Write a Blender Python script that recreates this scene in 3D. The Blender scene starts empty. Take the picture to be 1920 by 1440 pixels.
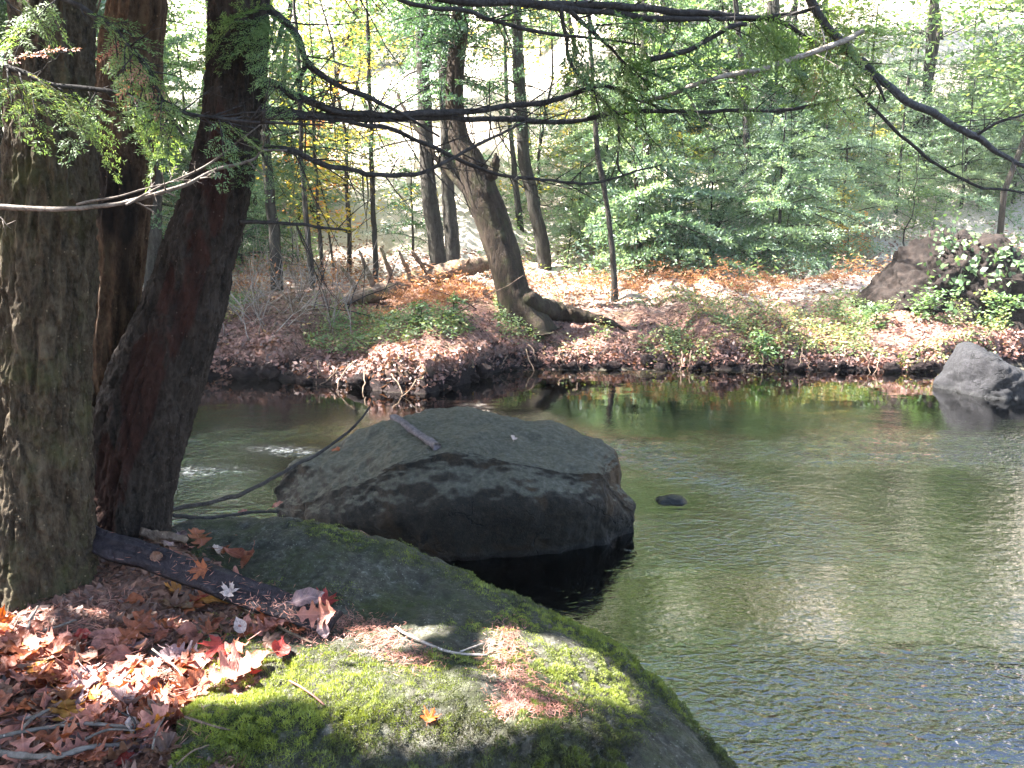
import bpy, math, random
import numpy as np
from mathutils import Vector, Matrix
from mathutils.bvhtree import BVHTree

random.seed(7)
RNG = np.random.default_rng(11)
SC = bpy.context.scene
COL = SC.collection
R = math.radians

# ------------------------------------------------------------------ camera
CAMH = 1.9
PITCH = R(10.55)
FPX = 1450.0                       # focal length in pixels of the 1920 wide photograph
cp, sp_ = math.cos(PITCH), math.sin(PITCH)
cd = bpy.data.cameras.new('camera')
cam = bpy.data.objects.new('camera', cd)
COL.objects.link(cam)
cam.location = (0, 0, CAMH)
cam.rotation_euler = (math.pi / 2 - PITCH, 0, 0)
cd.sensor_width = 36
cd.lens = FPX / 1920 * 36
cd.clip_end = 600
SC.camera = cam
CAM = np.array([0, 0, CAMH])


def ray(px, py):
    v = -(py - 720) / FPX
    return np.array([(px - 960) / FPX, cp + v * sp_, -sp_ + v * cp])


def at(px, py, Y):
    d = ray(px, py)
    return CAM + d * (Y / d[1])


def atz(px, z, Y):                 # known height and distance, column px
    return np.array([(px - 960) / FPX * (Y * cp + (CAMH - z) * sp_), Y, z])


def on_z(px, py, z):
    d = ray(px, py)
    return CAM + d * ((z - CAMH) / d[2])


def scale_at(P):                   # metres per photo pixel at point P
    return (P[1] * cp + (CAMH - P[2]) * sp_) / FPX


# ------------------------------------------------------------------ sun
SUN = np.array([-0.60, 0.02, 0.80]); SUN /= np.linalg.norm(SUN)


# ------------------------------------------------------------------ noise
def _hash(ix, iy, iz, seed):
    h = (ix.astype(np.uint32) * np.uint32(374761393) + iy.astype(np.uint32) * np.uint32(668265263)
         + iz.astype(np.uint32) * np.uint32(2147483647) + np.uint32((seed * 974634613) & 0xffffffff))
    h = (h ^ (h >> np.uint32(13))) * np.uint32(1274126177)
    h = (h ^ (h >> np.uint32(16))) * np.uint32(2246822519)
    return ((h ^ (h >> np.uint32(15))) & np.uint32(0xffffff)).astype(np.float64) / 0xffffff


def vnoise(p, seed=0):
    p = np.asarray(p, float)
    i = np.floor(p).astype(np.int64)
    f = p - i
    f = f * f * f * (f * (f * 6 - 15) + 10)
    r = 0
    for dx in (0, 1):
        for dy in (0, 1):
            for dz in (0, 1):
                w = (f[:, 0] if dx else 1 - f[:, 0]) * (f[:, 1] if dy else 1 - f[:, 1]) * (f[:, 2] if dz else 1 - f[:, 2])
                r = r + w * _hash(i[:, 0] + dx, i[:, 1] + dy, i[:, 2] + dz, seed)
    return r * 2 - 1


def fbm(p, seed=0, octv=4, gain=.5, lac=2.03):
    a, s, q = 1.0, 0, np.asarray(p, float)
    for o in range(octv):
        s = s + a * vnoise(q, seed + o)
        a *= gain; q = q * lac + 3.7
    return s


def fbm2(x, y, seed=0, octv=4, gain=.5):
    x, y = np.broadcast_arrays(x, y)
    return fbm(np.stack([x.ravel(), y.ravel(), np.zeros(x.size)], 1), seed, octv, gain).reshape(x.shape)


def sstep(a, b, x):
    t = np.clip((x - a) / (b - a), 0, 1)
    return t * t * (3 - 2 * t)


# ------------------------------------------------------------------ objects
def tag(o, label=None, cat=None, group=None, kind=None):
    if label: o['label'] = label
    if cat: o['category'] = cat
    if group: o['group'] = group
    if kind: o['kind'] = kind
    return o


def empty(name, loc, label=None, cat=None, group=None):
    o = bpy.data.objects.new(name, None)
    o.location = tuple(loc); o.empty_display_size = .2
    COL.objects.link(o)
    return tag(o, label, cat, group)


def mesh_np(name, V, F, smooth=True, tint=None, vatt=None):
    V = np.ascontiguousarray(V, np.float32).reshape(-1, 3)
    F = np.ascontiguousarray(F, np.int32)
    m, k = F.shape
    me = bpy.data.meshes.new(name)
    me.vertices.add(len(V)); me.vertices.foreach_set('co', V.ravel())
    me.loops.add(m * k); me.loops.foreach_set('vertex_index', F.ravel())
    me.polygons.add(m); me.polygons.foreach_set('loop_start', np.arange(m, dtype=np.int32) * k)
    me.update(calc_edges=True)
    me.polygons.foreach_set('use_smooth', np.full(m, smooth))
    if tint is not None:
        a = me.attributes.new('tint', 'FLOAT', 'FACE')
        a.data.foreach_set('value', np.ascontiguousarray(tint, np.float32))
    for n, arr in (vatt or {}).items():
        a = me.attributes.new(n, 'FLOAT', 'POINT')
        a.data.foreach_set('value', np.ascontiguousarray(arr, np.float32))
    return me


def link(name, me, mat, parent=None):
    o = bpy.data.objects.new(name, me)
    if mat and not me.materials: me.materials.append(mat)
    COL.objects.link(o)
    if parent is not None:
        o.parent = parent          # meshes are built relative to the thing's base
    return o


def obj(name, V, F, mat, parent=None, smooth=True, tint=None, vatt=None, origin=None):
    V = np.asarray(V, float).reshape(-1, 3)
    if parent is not None:
        b = np.array(parent.matrix_basis.translation) if parent.parent is None else np.array(parent.matrix_basis.translation) + np.array(parent.parent.matrix_basis.translation)
        o = link(name, mesh_np(name, V - b, F, smooth, tint, vatt), mat, parent)
    else:
        if origin is None: origin = np.array([V[:, 0].mean(), V[:, 1].mean(), V[:, 2].min()])
        o = link(name, mesh_np(name, V - origin, F, smooth, tint, vatt), mat)
        o.location = tuple(origin)
    return o


def copy_tree(o, parent=None):
    c = o.copy(); COL.objects.link(c)
    if parent is not None: c.parent = parent
    for ch in list(o.children): copy_tree(ch, c)
    return c


class MB:                           # gathers pieces of ONE mesh
    def __init__(s): s.V, s.F, s.n, s.T = [], [], 0, []
    def add(s, V, F, t=0.5):
        V = np.asarray(V, float).reshape(-1, 3); F = np.asarray(F, np.int64)
        s.V.append(V); s.F.append(F + s.n); s.n += len(V)
        s.T.append(np.full(len(F), t) if np.isscalar(t) else np.asarray(t))
    def get(s): return np.concatenate(s.V), np.concatenate(s.F), np.concatenate(s.T)


def grid_faces(nv, nu, wrap=False):
    a = np.arange(nv * nu).reshape(nv, nu)
    if wrap:
        b = np.roll(a, -1, 1)
        return np.stack([a[:-1], b[:-1], b[1:], a[1:]], -1).reshape(-1, 4)
    return np.stack([a[:-1, :-1], a[:-1, 1:], a[1:, 1:], a[1:, :-1]], -1).reshape(-1, 4)


def catmull(P, n):                  # n samples through the rows of P (any width)
    P = np.asarray(P, float)
    Q = np.vstack([2 * P[0] - P[1], P, 2 * P[-1] - P[-2]])
    t = np.linspace(0, len(P) - 1 - 1e-9, n)
    i = t.astype(int); f = (t - i)[:, None]
    a, b, c, d = Q[i], Q[i + 1], Q[i + 2], Q[i + 3]
    return .5 * (2 * b + (c - a) * f + (2 * a - 5 * b + 4 * c - d) * f ** 2 + (3 * b - a - 3 * c + d) * f ** 3)


def frames(C):
    T = np.gradient(C, axis=0); T /= np.linalg.norm(T, axis=1)[:, None] + 1e-12
    ref = np.array([0, 1, 0.]) if abs(T[0][1]) < .8 else np.array([1, 0, 0.])
    E1 = np.zeros_like(C); e = ref
    for i in range(len(C)):
        e = e - T[i] * np.dot(e, T[i]); e /= np.linalg.norm(e) + 1e-12; E1[i] = e
    return T, E1, np.cross(T, E1)


def tube(C, r, nu=6, wob=0, seed=0, cap=True):
    C = np.asarray(C, float); r = np.broadcast_to(np.asarray(r, float), (len(C),))
    T, E1, E2 = frames(C)
    th = np.arange(nu) / nu * 2 * np.pi
    rr = np.repeat(r[:, None], nu, 1)
    if wob: rr = rr * (1 + wob * vnoise(np.stack([np.repeat(np.arange(len(C)) * .7, nu), np.tile(np.cos(th) * 1.3, len(C)), np.tile(np.sin(th) * 1.3, len(C))], 1), seed).reshape(len(C), nu))
    V = C[:, None] + rr[..., None] * (np.cos(th)[None, :, None] * E1[:, None] + np.sin(th)[None, :, None] * E2[:, None])
    V = V.reshape(-1, 3); F = grid_faces(len(C), nu, True)
    if cap:
        n0 = len(V); V = np.vstack([V, C[0], C[-1] + T[-1] * r[-1] * .6])
        k = np.arange(nu); k2 = np.roll(k, -1); b = (len(C) - 1) * nu
        F = np.vstack([F, np.stack([np.full(nu, n0), k2, k, k], 1)[:, [0, 1, 2, 2]], np.stack([np.full(nu, n0 + 1), b + k, b + k2, b + k2], 1)])
        F = F[[len(set(f)) >= 3 for f in F]] if False else F
    return V, F


def fix_deg(F):                     # quads with a doubled last index -> kept, cycles draws them as triangles
    return F


def limb(pts, mb=None, nu=7, n=None, wob=.15, seed=0):
    """pts: (px, py, Y, radius in photo px) -> tube mesh along the pixel path at real distances"""
    P = np.array([np.append(at(a, b, Y), 0) for a, b, Y, r in pts])
    P[:, 3] = [scale_at(P[i, :3]) * pts[i][3] for i in range(len(pts))]
    Q = catmull(P, n or max(8, len(pts) * 5))
    Q[:, :3] += fbm(Q[:, :3] * 6, seed, 2)[:, None] * .012
    V, F = tube(Q[:, :3], np.maximum(Q[:, 3], .0012), nu, wob, seed)
    if mb is not None: mb.add(V, F)
    return V, F, Q


# ------------------------------------------------------------------ materials
class NT:
    def __init__(s, name):
        s.m = bpy.data.materials.new(name); s.m.use_nodes = True
        s.t = s.m.node_tree; s.t.nodes.clear()
        s.out = s.t.nodes.new('ShaderNodeOutputMaterial')
    def n(s, typ, _a=None, **kw):
        nd = s.t.nodes.new('ShaderNode' + typ)
        for k, v in (_a or {}).items(): setattr(nd, k, v)
        for k, v in kw.items():
            k = k.replace('_', ' ')
            s.set(nd, k, v)
        return nd
    def set(s, nd, k, v):
        i = nd.inputs[int(k[1:])] if k[0] == 'i' and k[1:].isdigit() else next(x for x in nd.inputs if x.name == k and x.enabled)
        if isinstance(v, bpy.types.NodeSocket): s.t.links.new(v, i)
        elif isinstance(v, bpy.types.Node): s.t.links.new(v.outputs[0], i)
        else: i.default_value = (*v, 1) if isinstance(v, tuple) and len(v) == 3 and i.type == 'RGBA' else v
    def ramp(s, fac, stops, interp='LINEAR'):
        nd = s.n('ValToRGB', Fac=fac); cr = nd.color_ramp; cr.interpolation = interp
        while len(cr.elements) < len(stops): cr.elements.new(.5)
        for e, (p, c) in zip(cr.elements, stops):
            e.position = p; e.color = (*c, 1) if len(c) == 3 else c
        return nd.outputs[0]
    def coord(s, scale=(1, 1, 1), kind='Object'):
        tc = s.n('TexCoord').outputs[kind]
        return s.n('Mapping', Vector=tc, Scale=scale).outputs[0]
    def pos(s, scale=(1, 1, 1)):
        g = s.n('NewGeometry').outputs['Position']
        return s.n('Mapping', Vector=g, Scale=scale).outputs[0]
    def noise(s, vec, scale, detail=5, rough=.6, dist=0):
        return s.n('TexNoise', Vector=vec, Scale=scale, Detail=detail, Roughness=rough, Distortion=dist).outputs[0]
    def mix(s, f, a, b, mode='MIX'):
        nd = s.n('Mix', {'data_type': 'RGBA', 'blend_type': mode}); 
        s.set(nd, 'i0', f); 
        for idx, v in ((6, a), (7, b)):
            if isinstance(v, bpy.types.NodeSocket): s.t.links.new(v, nd.inputs[idx])
            else: nd.inputs[idx].default_value = (*v, 1)
        return nd.outputs[2]
    def math(s, op, a, b=0.5, c=None):
        nd = s.n('Math', {'operation': op}); s.set(nd, 'i0', a); s.set(nd, 'i1', b)
        if c is not None: s.set(nd, 'i2', c)
        return nd.outputs[0]
    def maprange(s, v, a, b, c=0, d=1):
        nd = s.n('MapRange'); 
        for k, x in zip((0, 1, 2, 3, 4), (v, a, b, c, d)): s.set(nd, 'i%d' % k, x)
        return nd.outputs[0]
    def attr(s, name): return s.n('Attribute', {'attribute_name': name}).outputs['Fac']
    def bump(s, h, strength=.5, dist=.02, normal=None):
        nd = s.n('Bump', Height=h, Strength=strength, Distance=dist)
        if normal is not None: s.set(nd, 'Normal', normal)
        return nd.outputs[0]
    def surf(s, sh):
        s.t.links.new(sh if isinstance(sh, bpy.types.NodeSocket) else sh.outputs[0], s.out.inputs[0]); return s.m
    def pbr(s, color, rough=.9, normal=None, spec=.25):
        nd = s.n('BsdfPrincipled'); s.set(nd, 'Base Color', color); s.set(nd, 'Roughness', rough)
        s.set(nd, 'Specular IOR Level', spec)
        if normal is not None: s.set(nd, 'Normal', normal)
        return nd


def leaf_mat(name, stops, transl=.4, rough=.6, gl=.04, noise=0, tsat=None, source='tint'):
    t = NT(name)
    f = t.attr('tint') if source == 'tint' else t.n('ObjectInfo').outputs['Random']
    c = t.ramp(f, stops)
    if noise:
        nz = t.noise(t.coord((1, 1, 1)), noise, 4, .65)
        c = t.mix(t.maprange(nz, .38, .68, 0, .8), c, t.mix(1.0, c, (.42, .36, .36), 'MULTIPLY'))
    d = t.n('BsdfDiffuse', Color=c)
    tr = t.n('BsdfTranslucent', Color=t.mix(1.0, c, tsat or (1.25, 1.2, .7), 'MULTIPLY'))
    m = t.n('MixShader'); t.set(m, 'i0', transl); t.set(m, 'i1', d); t.set(m, 'i2', tr)
    g = t.n('BsdfGlossy', Roughness=rough, Color=(1, 1, 1))
    m2 = t.n('MixShader'); t.set(m2, 'i0', gl); t.set(m2, 'i1', m); t.set(m2, 'i2', g)
    return t.surf(m2)


def bark_mat(name, dark, mid, light, patch=None, patch_amt=.5, zs=.22, scale=26, rough=.9, strip=None, extra=None, bump=.9):
    t = NT(name)
    co = t.coord((1, 1, zs))
    n1 = t.noise(co, scale, 7, .68, .6)
    n2 = t.noise(t.coord((1, 1, .6)), scale * 3.4, 4, .7)
    c = t.ramp(n1, [(.32, dark), (.5, mid), (.7, light)])
    c = t.mix(t.maprange(n2, .42, .7, 0, .55), c, light)
    if patch:
        p = t.noise(t.coord((1, 1, .7)), 5.5, 6, .72, .3)
        c = t.mix(t.maprange(p, .5, .66, 0, patch_amt), c, patch)
    if strip:
        sc = t.ramp(n1, [(.3, tuple(x * .35 for x in strip)), (.55, strip), (.75, tuple(x * 1.7 for x in strip))])
        k = t.maprange(t.math('ADD', t.attr('strip'), t.math('MULTIPLY', t.math('SUBTRACT', n1, .5), .9)), .35, .6)
        c = t.mix(k, c, sc)
    if extra:
        c = t.mix(t.attr('extra'), c, extra)
    sp = t.n('TexVoronoi', Vector=t.coord((1, 1, .8)), Scale=34.0)
    c = t.mix(t.maprange(sp.outputs['Distance'], .06, .11, .6, 0), c, tuple(min(1, x * 2.2) for x in light))
    h = t.math('ADD', n1, t.math('MULTIPLY', n2, .45))
    return t.surf(t.pbr(c, rough, t.bump(h, bump, .03), .2))


M = {}
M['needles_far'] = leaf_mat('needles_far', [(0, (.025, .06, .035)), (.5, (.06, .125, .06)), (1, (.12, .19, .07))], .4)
M['needles_lit'] = leaf_mat('needles_lit', [(0, (.06, .125, .085)), (.5, (.145, .235, .14)), (1, (.28, .36, .2))], .6, gl=.07)  # paler copy of the far needles, sunlight put into its colour
M['needles_near'] = leaf_mat('needles_near', [(0, (0.048, 0.096, 0.032)), (.5, (0.12, 0.2, 0.056)), (.88, (0.2, 0.264, 0.08)), (1, (0.224, 0.16, 0.08))], .5)
M['needles_dead'] = leaf_mat('needles_dead', [(0, (.2, .07, .05)), (1, (.4, .18, .13))], .3)
M['leaf_yellow'] = leaf_mat('leaf_yellow', [(0, (.16, .2, .04)), (.5, (.36, .32, .06)), (1, (.5, .34, .06))], .6)
M['leaf_orange'] = leaf_mat('leaf_orange', [(0, (.3, .13, .04)), (.5, (.45, .16, .05)), (1, (.42, .24, .07))], .5)
M['leaf_green'] = leaf_mat('leaf_green', [(0, (.07, .14, .06)), (.6, (.15, .245, .10)), (1, (.31, .33, .12))], .6)
M['leaf_pale'] = leaf_mat('leaf_pale', [(0, (.05, .10, .035)), (1, (.12, .2, .065))], .45)
M['fern'] = leaf_mat('fern', [(0, (.18, .08, .04)), (.6, (.36, .15, .07)), (1, (.42, .27, .12))], .4)
M['cover'] = leaf_mat('cover', [(0, (.05, .09, .03)), (.4, (.11, .17, .05)), (.72, (.22, .25, .08)), (.86, (.32, .2, .1)), (1, (.42, .27, .1))], .4)
M['litter_far'] = leaf_mat('litter_far', [(0, (0.0405, 0.0198, 0.0162)), (.35, (0.117, 0.054, 0.0405)), (.7, (0.243, 0.108, 0.081)), (.92, (0.324, 0.18, 0.135)), (1, (0.378, 0.216, 0.081))], .25)
M['litter_near'] = leaf_mat('litter_near', [(0, (0.051, 0.0255, 0.0187)), (.5, (0.136, 0.0595, 0.03825)), (1, (0.255, 0.119, 0.0765))], .2)
M['moss'] = leaf_mat('moss', [(0, (0.0144, 0.0126, 0.0054)), (.25, (0.036, 0.0378, 0.009)), (.6, (0.099, 0.1215, 0.0162)), (1, (0.234, 0.27, 0.036))], .4)
M['bark_a'] = bark_mat('bark_a', (.005, .0035, .0025), (.034, .023, .013), (.10, .077, .05), (.055, .055, .018), .6, zs=.28, bump=.9)
M['bark_b'] = bark_mat('bark_b', (.012, .007, .0045), (.06, .034, .02), (.13, .085, .05), None, .3, extra=(0.0068, 0.00595, 0.00595))
M['bark_c'] = bark_mat('bark_c', (.0045, .003, .0022), (.017, .0115, .0085), (.05, .038, .03), None, .3, zs=.26, strip=(.030, .0122, .0085))
M['bark_far'] = bark_mat('bark_far', (.012, .010, .008), (.03, .025, .02), (.07, .06, .05), (.04, .045, .028), .4, scale=14)
M['bark_bent'] = bark_mat('bark_bent', (.006, .004, .003), (.019, .012, .008), (.05, .034, .021), (.034, .036, .012), .6, scale=14)
M['twig'] = bark_mat('twig', (0.009, 0.0075, 0.00675), (0.0225, 0.01875, 0.01725), (0.06, 0.0525, 0.04875), None, zs=1, scale=30, bump=.4)
M['twig_pale'] = bark_mat('twig_pale', (.10, .08, .066), (.22, .18, .15), (.38, .33, .29), None, zs=1, scale=30, bump=.4)
M['twig_grey'] = bark_mat('twig_grey', (0.024, 0.0216, 0.0224), (0.048, 0.0448, 0.0448), (0.096, 0.092, 0.092), None, zs=1, scale=30, bump=.4)
M['twig_mid'] = bark_mat('twig_mid', (.05, .04, .034), (.11, .09, .076), (.2, .17, .15), None, zs=1, scale=30, bump=.4)
M['plank'] = bark_mat('plank', (0.0068, 0.0051, 0.0068), (0.0187, 0.0136, 0.017), (0.04675, 0.0357, 0.0391), None, zs=1, scale=24, rough=.6)
M['driftwood'] = bark_mat('driftwood', (.04, .032, .034), (.09, .072, .076), (.17, .14, .145), None, zs=1, scale=30, bump=.5)
M['deadwood'] = bark_mat('deadwood', (.04, .025, .018), (.13, .085, .06), (.24, .17, .12), (.08, .1, .03), .6, zs=1, scale=14)
# ------------------------------------------------------------------ ground, stream, sky
_E = np.array([on_z(a, b, 0)[:2] for a, b in [(300, 716), (420, 717), (520, 723), (640, 737), (720, 748), (790, 752), (850, 738), (920, 713), (1000, 705),
               (1200, 704), (1400, 707), (1600, 709), (1750, 713), (1850, 704), (2000, 690)]])


def edge_y(x):
    return np.interp(x, _E[:, 0], _E[:, 1]) + .45 + .22 * sstep(-1.0, .2, np.asarray(x, float))


def ground_z(x, y):
    x, y = np.broadcast_arrays(np.asarray(x, float), np.asarray(y, float))
    shp = x.shape; x = x.ravel(); y = y.ravel()
    e = edge_y(x) + .07 * fbm2(x * 2.2, y * 0, 5, 3)
    d = y - e
    hl = .3 + .7 * sstep(-.35, .25, fbm2(x * .8, y * 0, 19, 3))
    lip = .05 + .30 * hl * sstep(.02, .2 + .5 * (1 - hl), d + .05 * fbm2(x * 5, y * 5, 6, 3))
    z = np.where(d > 0, lip + .02 * d, 0)
    z += np.where(d > 0, .19 * np.minimum(d, 1.8) + .085 * np.clip(d - 1.8, 0, None), 0)
    hs = .30 + .26 * sstep(-1, 7, x)
    hd = np.clip(d - 6.2 + .7 * fbm2(x * .25, y * .25, 9, 2), 0, None)
    z += hs * hd * hd / (hd + 2.5)
    rough = fbm2(x * 1.1, y * 1.1, 12, 4)
    z += np.where(d > .1, .07 * rough * sstep(.1, .8, d) + .035 * fbm2(x * 6, y * 6, 13, 3) * sstep(0, .2, d), 0)
    bed = -.05 - .33 * sstep(0, 1.3, -d) + .05 * fbm2(x * 3, y * 3, 14, 3)
    z = np.where(d > 0, z, bed)
    a = sstep(-.15, -.75, x) * sstep(3.85, 3.3, y + .15 * fbm2(x * 2, y * 0, 15, 2))
    near = .60 + .035 * fbm2(x * 2.5, y * 2.5, 16, 3) + .01 * fbm2(x * 12, y * 12, 17, 2)
    near += .13 * np.exp(-((x + 1.6) ** 2 + (y - 2.75) ** 2) / .45 ** 2)
    z = z * (1 - a) + near * a
    return z.reshape(shp)


def axis(*segs):
    out = [segs[0][0]]
    for a, b, st in segs:
        n = max(1, int(round((b - a) / st))); out += list(a + (b - a) * (np.arange(n) + 1) / n)
    return np.array(out)


gx = axis((-80, -30, 5), (-30, -10, .8), (-10, -3, .09), (-3, 0, .05), (0, 11, .075), (11, 30, .6), (30, 80, 5))
gy = axis((-12, 0, 1.5), (0, 4.2, .05), (4.2, 8.6, .2), (8.6, 13.5, .05), (13.5, 22, .15), (22, 40, .6), (40, 110, 3))
GX, GY = np.meshgrid(gx, gy)
GZ = ground_z(GX, GY)
gV = np.stack([GX, GY, GZ], -1).reshape(-1, 3); gF = grid_faces(len(gy), len(gx))

t = NT('soil')
n1 = t.noise(t.pos(), 1.3, 6, .7); n2 = t.noise(t.pos(), 22, 5, .75); n3 = t.noise(t.pos(), 7, 4, .6)
sx = t.n('SeparateXYZ', Vector=t.n('NewGeometry').outputs['Position'])
zz, yy = sx.outputs['Z'], sx.outputs['Y']
lit = t.ramp(n2, [(.3, (.05, .028, .02)), (.48, (.15, .085, .065)), (.62, (.26, .15, .115)), (.75, (.36, .23, .18))])
lit = t.mix(t.maprange(n1, .5, .65, 0, .5), lit, (.09, .11, .04))
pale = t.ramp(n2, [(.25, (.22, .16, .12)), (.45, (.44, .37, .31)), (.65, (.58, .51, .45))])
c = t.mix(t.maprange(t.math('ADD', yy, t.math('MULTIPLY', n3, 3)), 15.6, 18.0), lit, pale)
mud = t.ramp(n2, [(.3, (.006, .005, .005)), (.58, (.018, .012, .011)), (.75, (.06, .042, .038))])
c = t.mix(t.maprange(t.math('ADD', zz, t.math('MULTIPLY', n3, .1)), .24, .4), mud, c)
bedc = t.ramp(n3, [(.3, (.022, .019, .013)), (.55, (.06, .052, .038)), (.75, (.15, .135, .11))])
c = t.mix(t.maprange(zz, -.03, .01), bedc, c)
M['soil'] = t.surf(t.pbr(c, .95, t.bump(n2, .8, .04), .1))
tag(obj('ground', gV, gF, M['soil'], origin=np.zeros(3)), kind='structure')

# water
wx = axis((-70, -8, 4), (-8, -2.2, .1), (-2.2, 5, .03), (5, 9, .06), (9, 70, 4))
wy = axis((-12, 1.4, 1.2), (1.4, 6.5, .03), (6.5, 11.3, .05))
WX, WY = np.meshgrid(wx, wy)
fl = np.stack([WX.ravel() * 1.0, WY.ravel() * 1.7, WX.ravel() * 0], 1)
amp = .3 + .9 * np.clip(fbm(fl * .6, 31, 3) * 1.4 + .4, 0, 1.4)
amp *= 1 - .8 * sstep(7.2, 9.2, WY.ravel())
rif = np.exp(-(((WY - 8.0 + 1.18 * WX) / .55) ** 2)).ravel() * sstep(-1.0, -.4, WX.ravel()) * sstep(2.6, 1.6, WX.ravel())
amp += 1.6 * rif
P = fl.copy(); P[:, :2] += .12 * np.stack([fbm(fl * 1.2, 33, 2), fbm(fl * 1.2, 34, 2)], 1)
wz = .0030 * fbm(P * 2.6, 35, 2) + .0030 * vnoise(P * 7.0, 37) + .0013 * fbm(P * 15, 38, 2)
lee = 1 - .75 * np.exp(-(((WX - .35) / .75) ** 2 + ((WY - 3.7) / .8) ** 2)).ravel()
WZ = wz * amp * 1.0 * lee
foam = .55 * np.exp(-(((WX + 1.95) / .34) ** 2 + ((WY - 6.8 + .3 * (WX + 1.95)) / .12) ** 2)).ravel() + .3 * np.exp(-(((WX + 2.55) / .35) ** 2 + ((WY - 6.2) / .14) ** 2)).ravel()
WZ += .02 * foam * np.abs(fbm(fl * 8, 41, 2))
t = NT('water')
co = t.pos((1.0, 1.7, 1))
nb = t.n('TexNoise', Vector=co, Scale=13.0, Detail=2.0, Roughness=.5, Distortion=.7).outputs[0]
nb2 = t.n('TexNoise', Vector=co, Scale=34.0, Detail=1.0, Roughness=.5, Distortion=.4).outputs[0]
calm = t.math('MULTIPLY', t.maprange(t.n('SeparateXYZ', Vector=t.n('NewGeometry').outputs['Position']).outputs['Y'], 6.8, 9.2, 1.0, .12), t.attr('lee'))
nrm = t.bump(t.math('MULTIPLY', t.math('ADD', nb, t.math('MULTIPLY', nb2, .3)), calm), 1.0, .012)
fr = t.n('Fresnel', IOR=2.1, Normal=nrm)
tr = t.n('BsdfTransparent', Color=(.24, .24, .20))
gl = t.n('BsdfGlossy', Color=(1, 1, 1), Roughness=.015, Normal=nrm)
m = t.n('MixShader'); t.set(m, 'i0', fr); t.set(m, 'i1', tr); t.set(m, 'i2', gl)
fm = t.n('BsdfDiffuse', Color=(.75, .78, .8))
m2 = t.n('MixShader')
t.set(m2, 'i0', t.math('MULTIPLY', t.attr('foam'), t.maprange(t.noise(t.pos((.6, 1.8, 1)), 30, 5, .75), .5, .7))); t.set(m2, 'i1', m); t.set(m2, 'i2', fm)
M['water'] = t.surf(m2)
tag(obj('water', np.stack([WX.ravel(), WY.ravel(), WZ], 1), grid_faces(len(wy), len(wx)), M['water'], origin=np.zeros(3), vatt={'foam': foam, 'lee': lee * np.clip(amp, .1, 2)}), kind='structure')

# sky and sun
w = bpy.data.worlds.new('World'); SC.world = w; w.use_nodes = True
nt = w.node_tree; nt.nodes.clear()
sky = nt.nodes.new('ShaderNodeTexSky'); sky.sky_type = 'NISHITA'; sky.sun_disc = False
sky.sun_elevation = math.asin(SUN[2]); sky.sun_rotation = math.atan2(SUN[0], SUN[1])
sky.air_density = 1.0; sky.dust_density = 1.5
bg = nt.nodes.new('ShaderNodeBackground'); bg.inputs[1].default_value = .06
wo = nt.nodes.new('ShaderNodeOutputWorld')
nt.links.new(sky.outputs[0], bg.inputs[0]); nt.links.new(bg.outputs[0], wo.inputs[0])
sl = bpy.data.lights.new('sun', 'SUN'); sl.energy = 5.0; sl.angle = R(.53); sl.color = (1, .97, .92)
so = bpy.data.objects.new('sun', sl); COL.objects.link(so)
so.rotation_euler = Vector(tuple(SUN)).to_track_quat('Z', 'Y').to_euler()
so.location = (-20, 6, 20)
SC.view_settings.view_transform = 'Standard'; SC.view_settings.look = 'None'
SC.view_settings.exposure = 3.95; SC.view_settings.gamma = 1.0
SC.cycles.max_bounces = 8; SC.cycles.transparent_max_bounces = 12; SC.cycles.diffuse_bounces = 3
SC.cycles.glossy_bounces = 3; SC.cycles.transmission_bounces = 4
SC.cycles.use_denoising = True
SC.cycles.sample_clamp_indirect = 6
SC.cycles.caustics_reflective = False; SC.cycles.caustics_refractive = False


# ------------------------------------------------------------------ rocks
def patch(rows, nv, nu):
    """rows of control points (all the same length) -> smooth grid nv x nu"""
    G = np.array(rows, float)                               # r, c, 3
    G = np.stack([catmull(G[i], nu) for i in range(len(G))])
    return np.stack([catmull(G[:, j], nv) for j in range(nu)], 1)   # nv, nu, 3


def normals(G):
    du = np.gradient(G, axis=1); dv = np.gradient(G, axis=0)
    n = np.cross(du, dv); return n / (np.linalg.norm(n, axis=-1, keepdims=True) + 1e-12)


def rough_up(G, amps, seed=0, sign=1):
    N = normals(G) * sign; P = G.reshape(-1, 3); d = 0
    for k, (a, s) in enumerate(amps):
        d = d + a * fbm(P * s, seed + 10 * k, 4)
    return G + N * d.reshape(G.shape[:2])[..., None]


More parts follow.
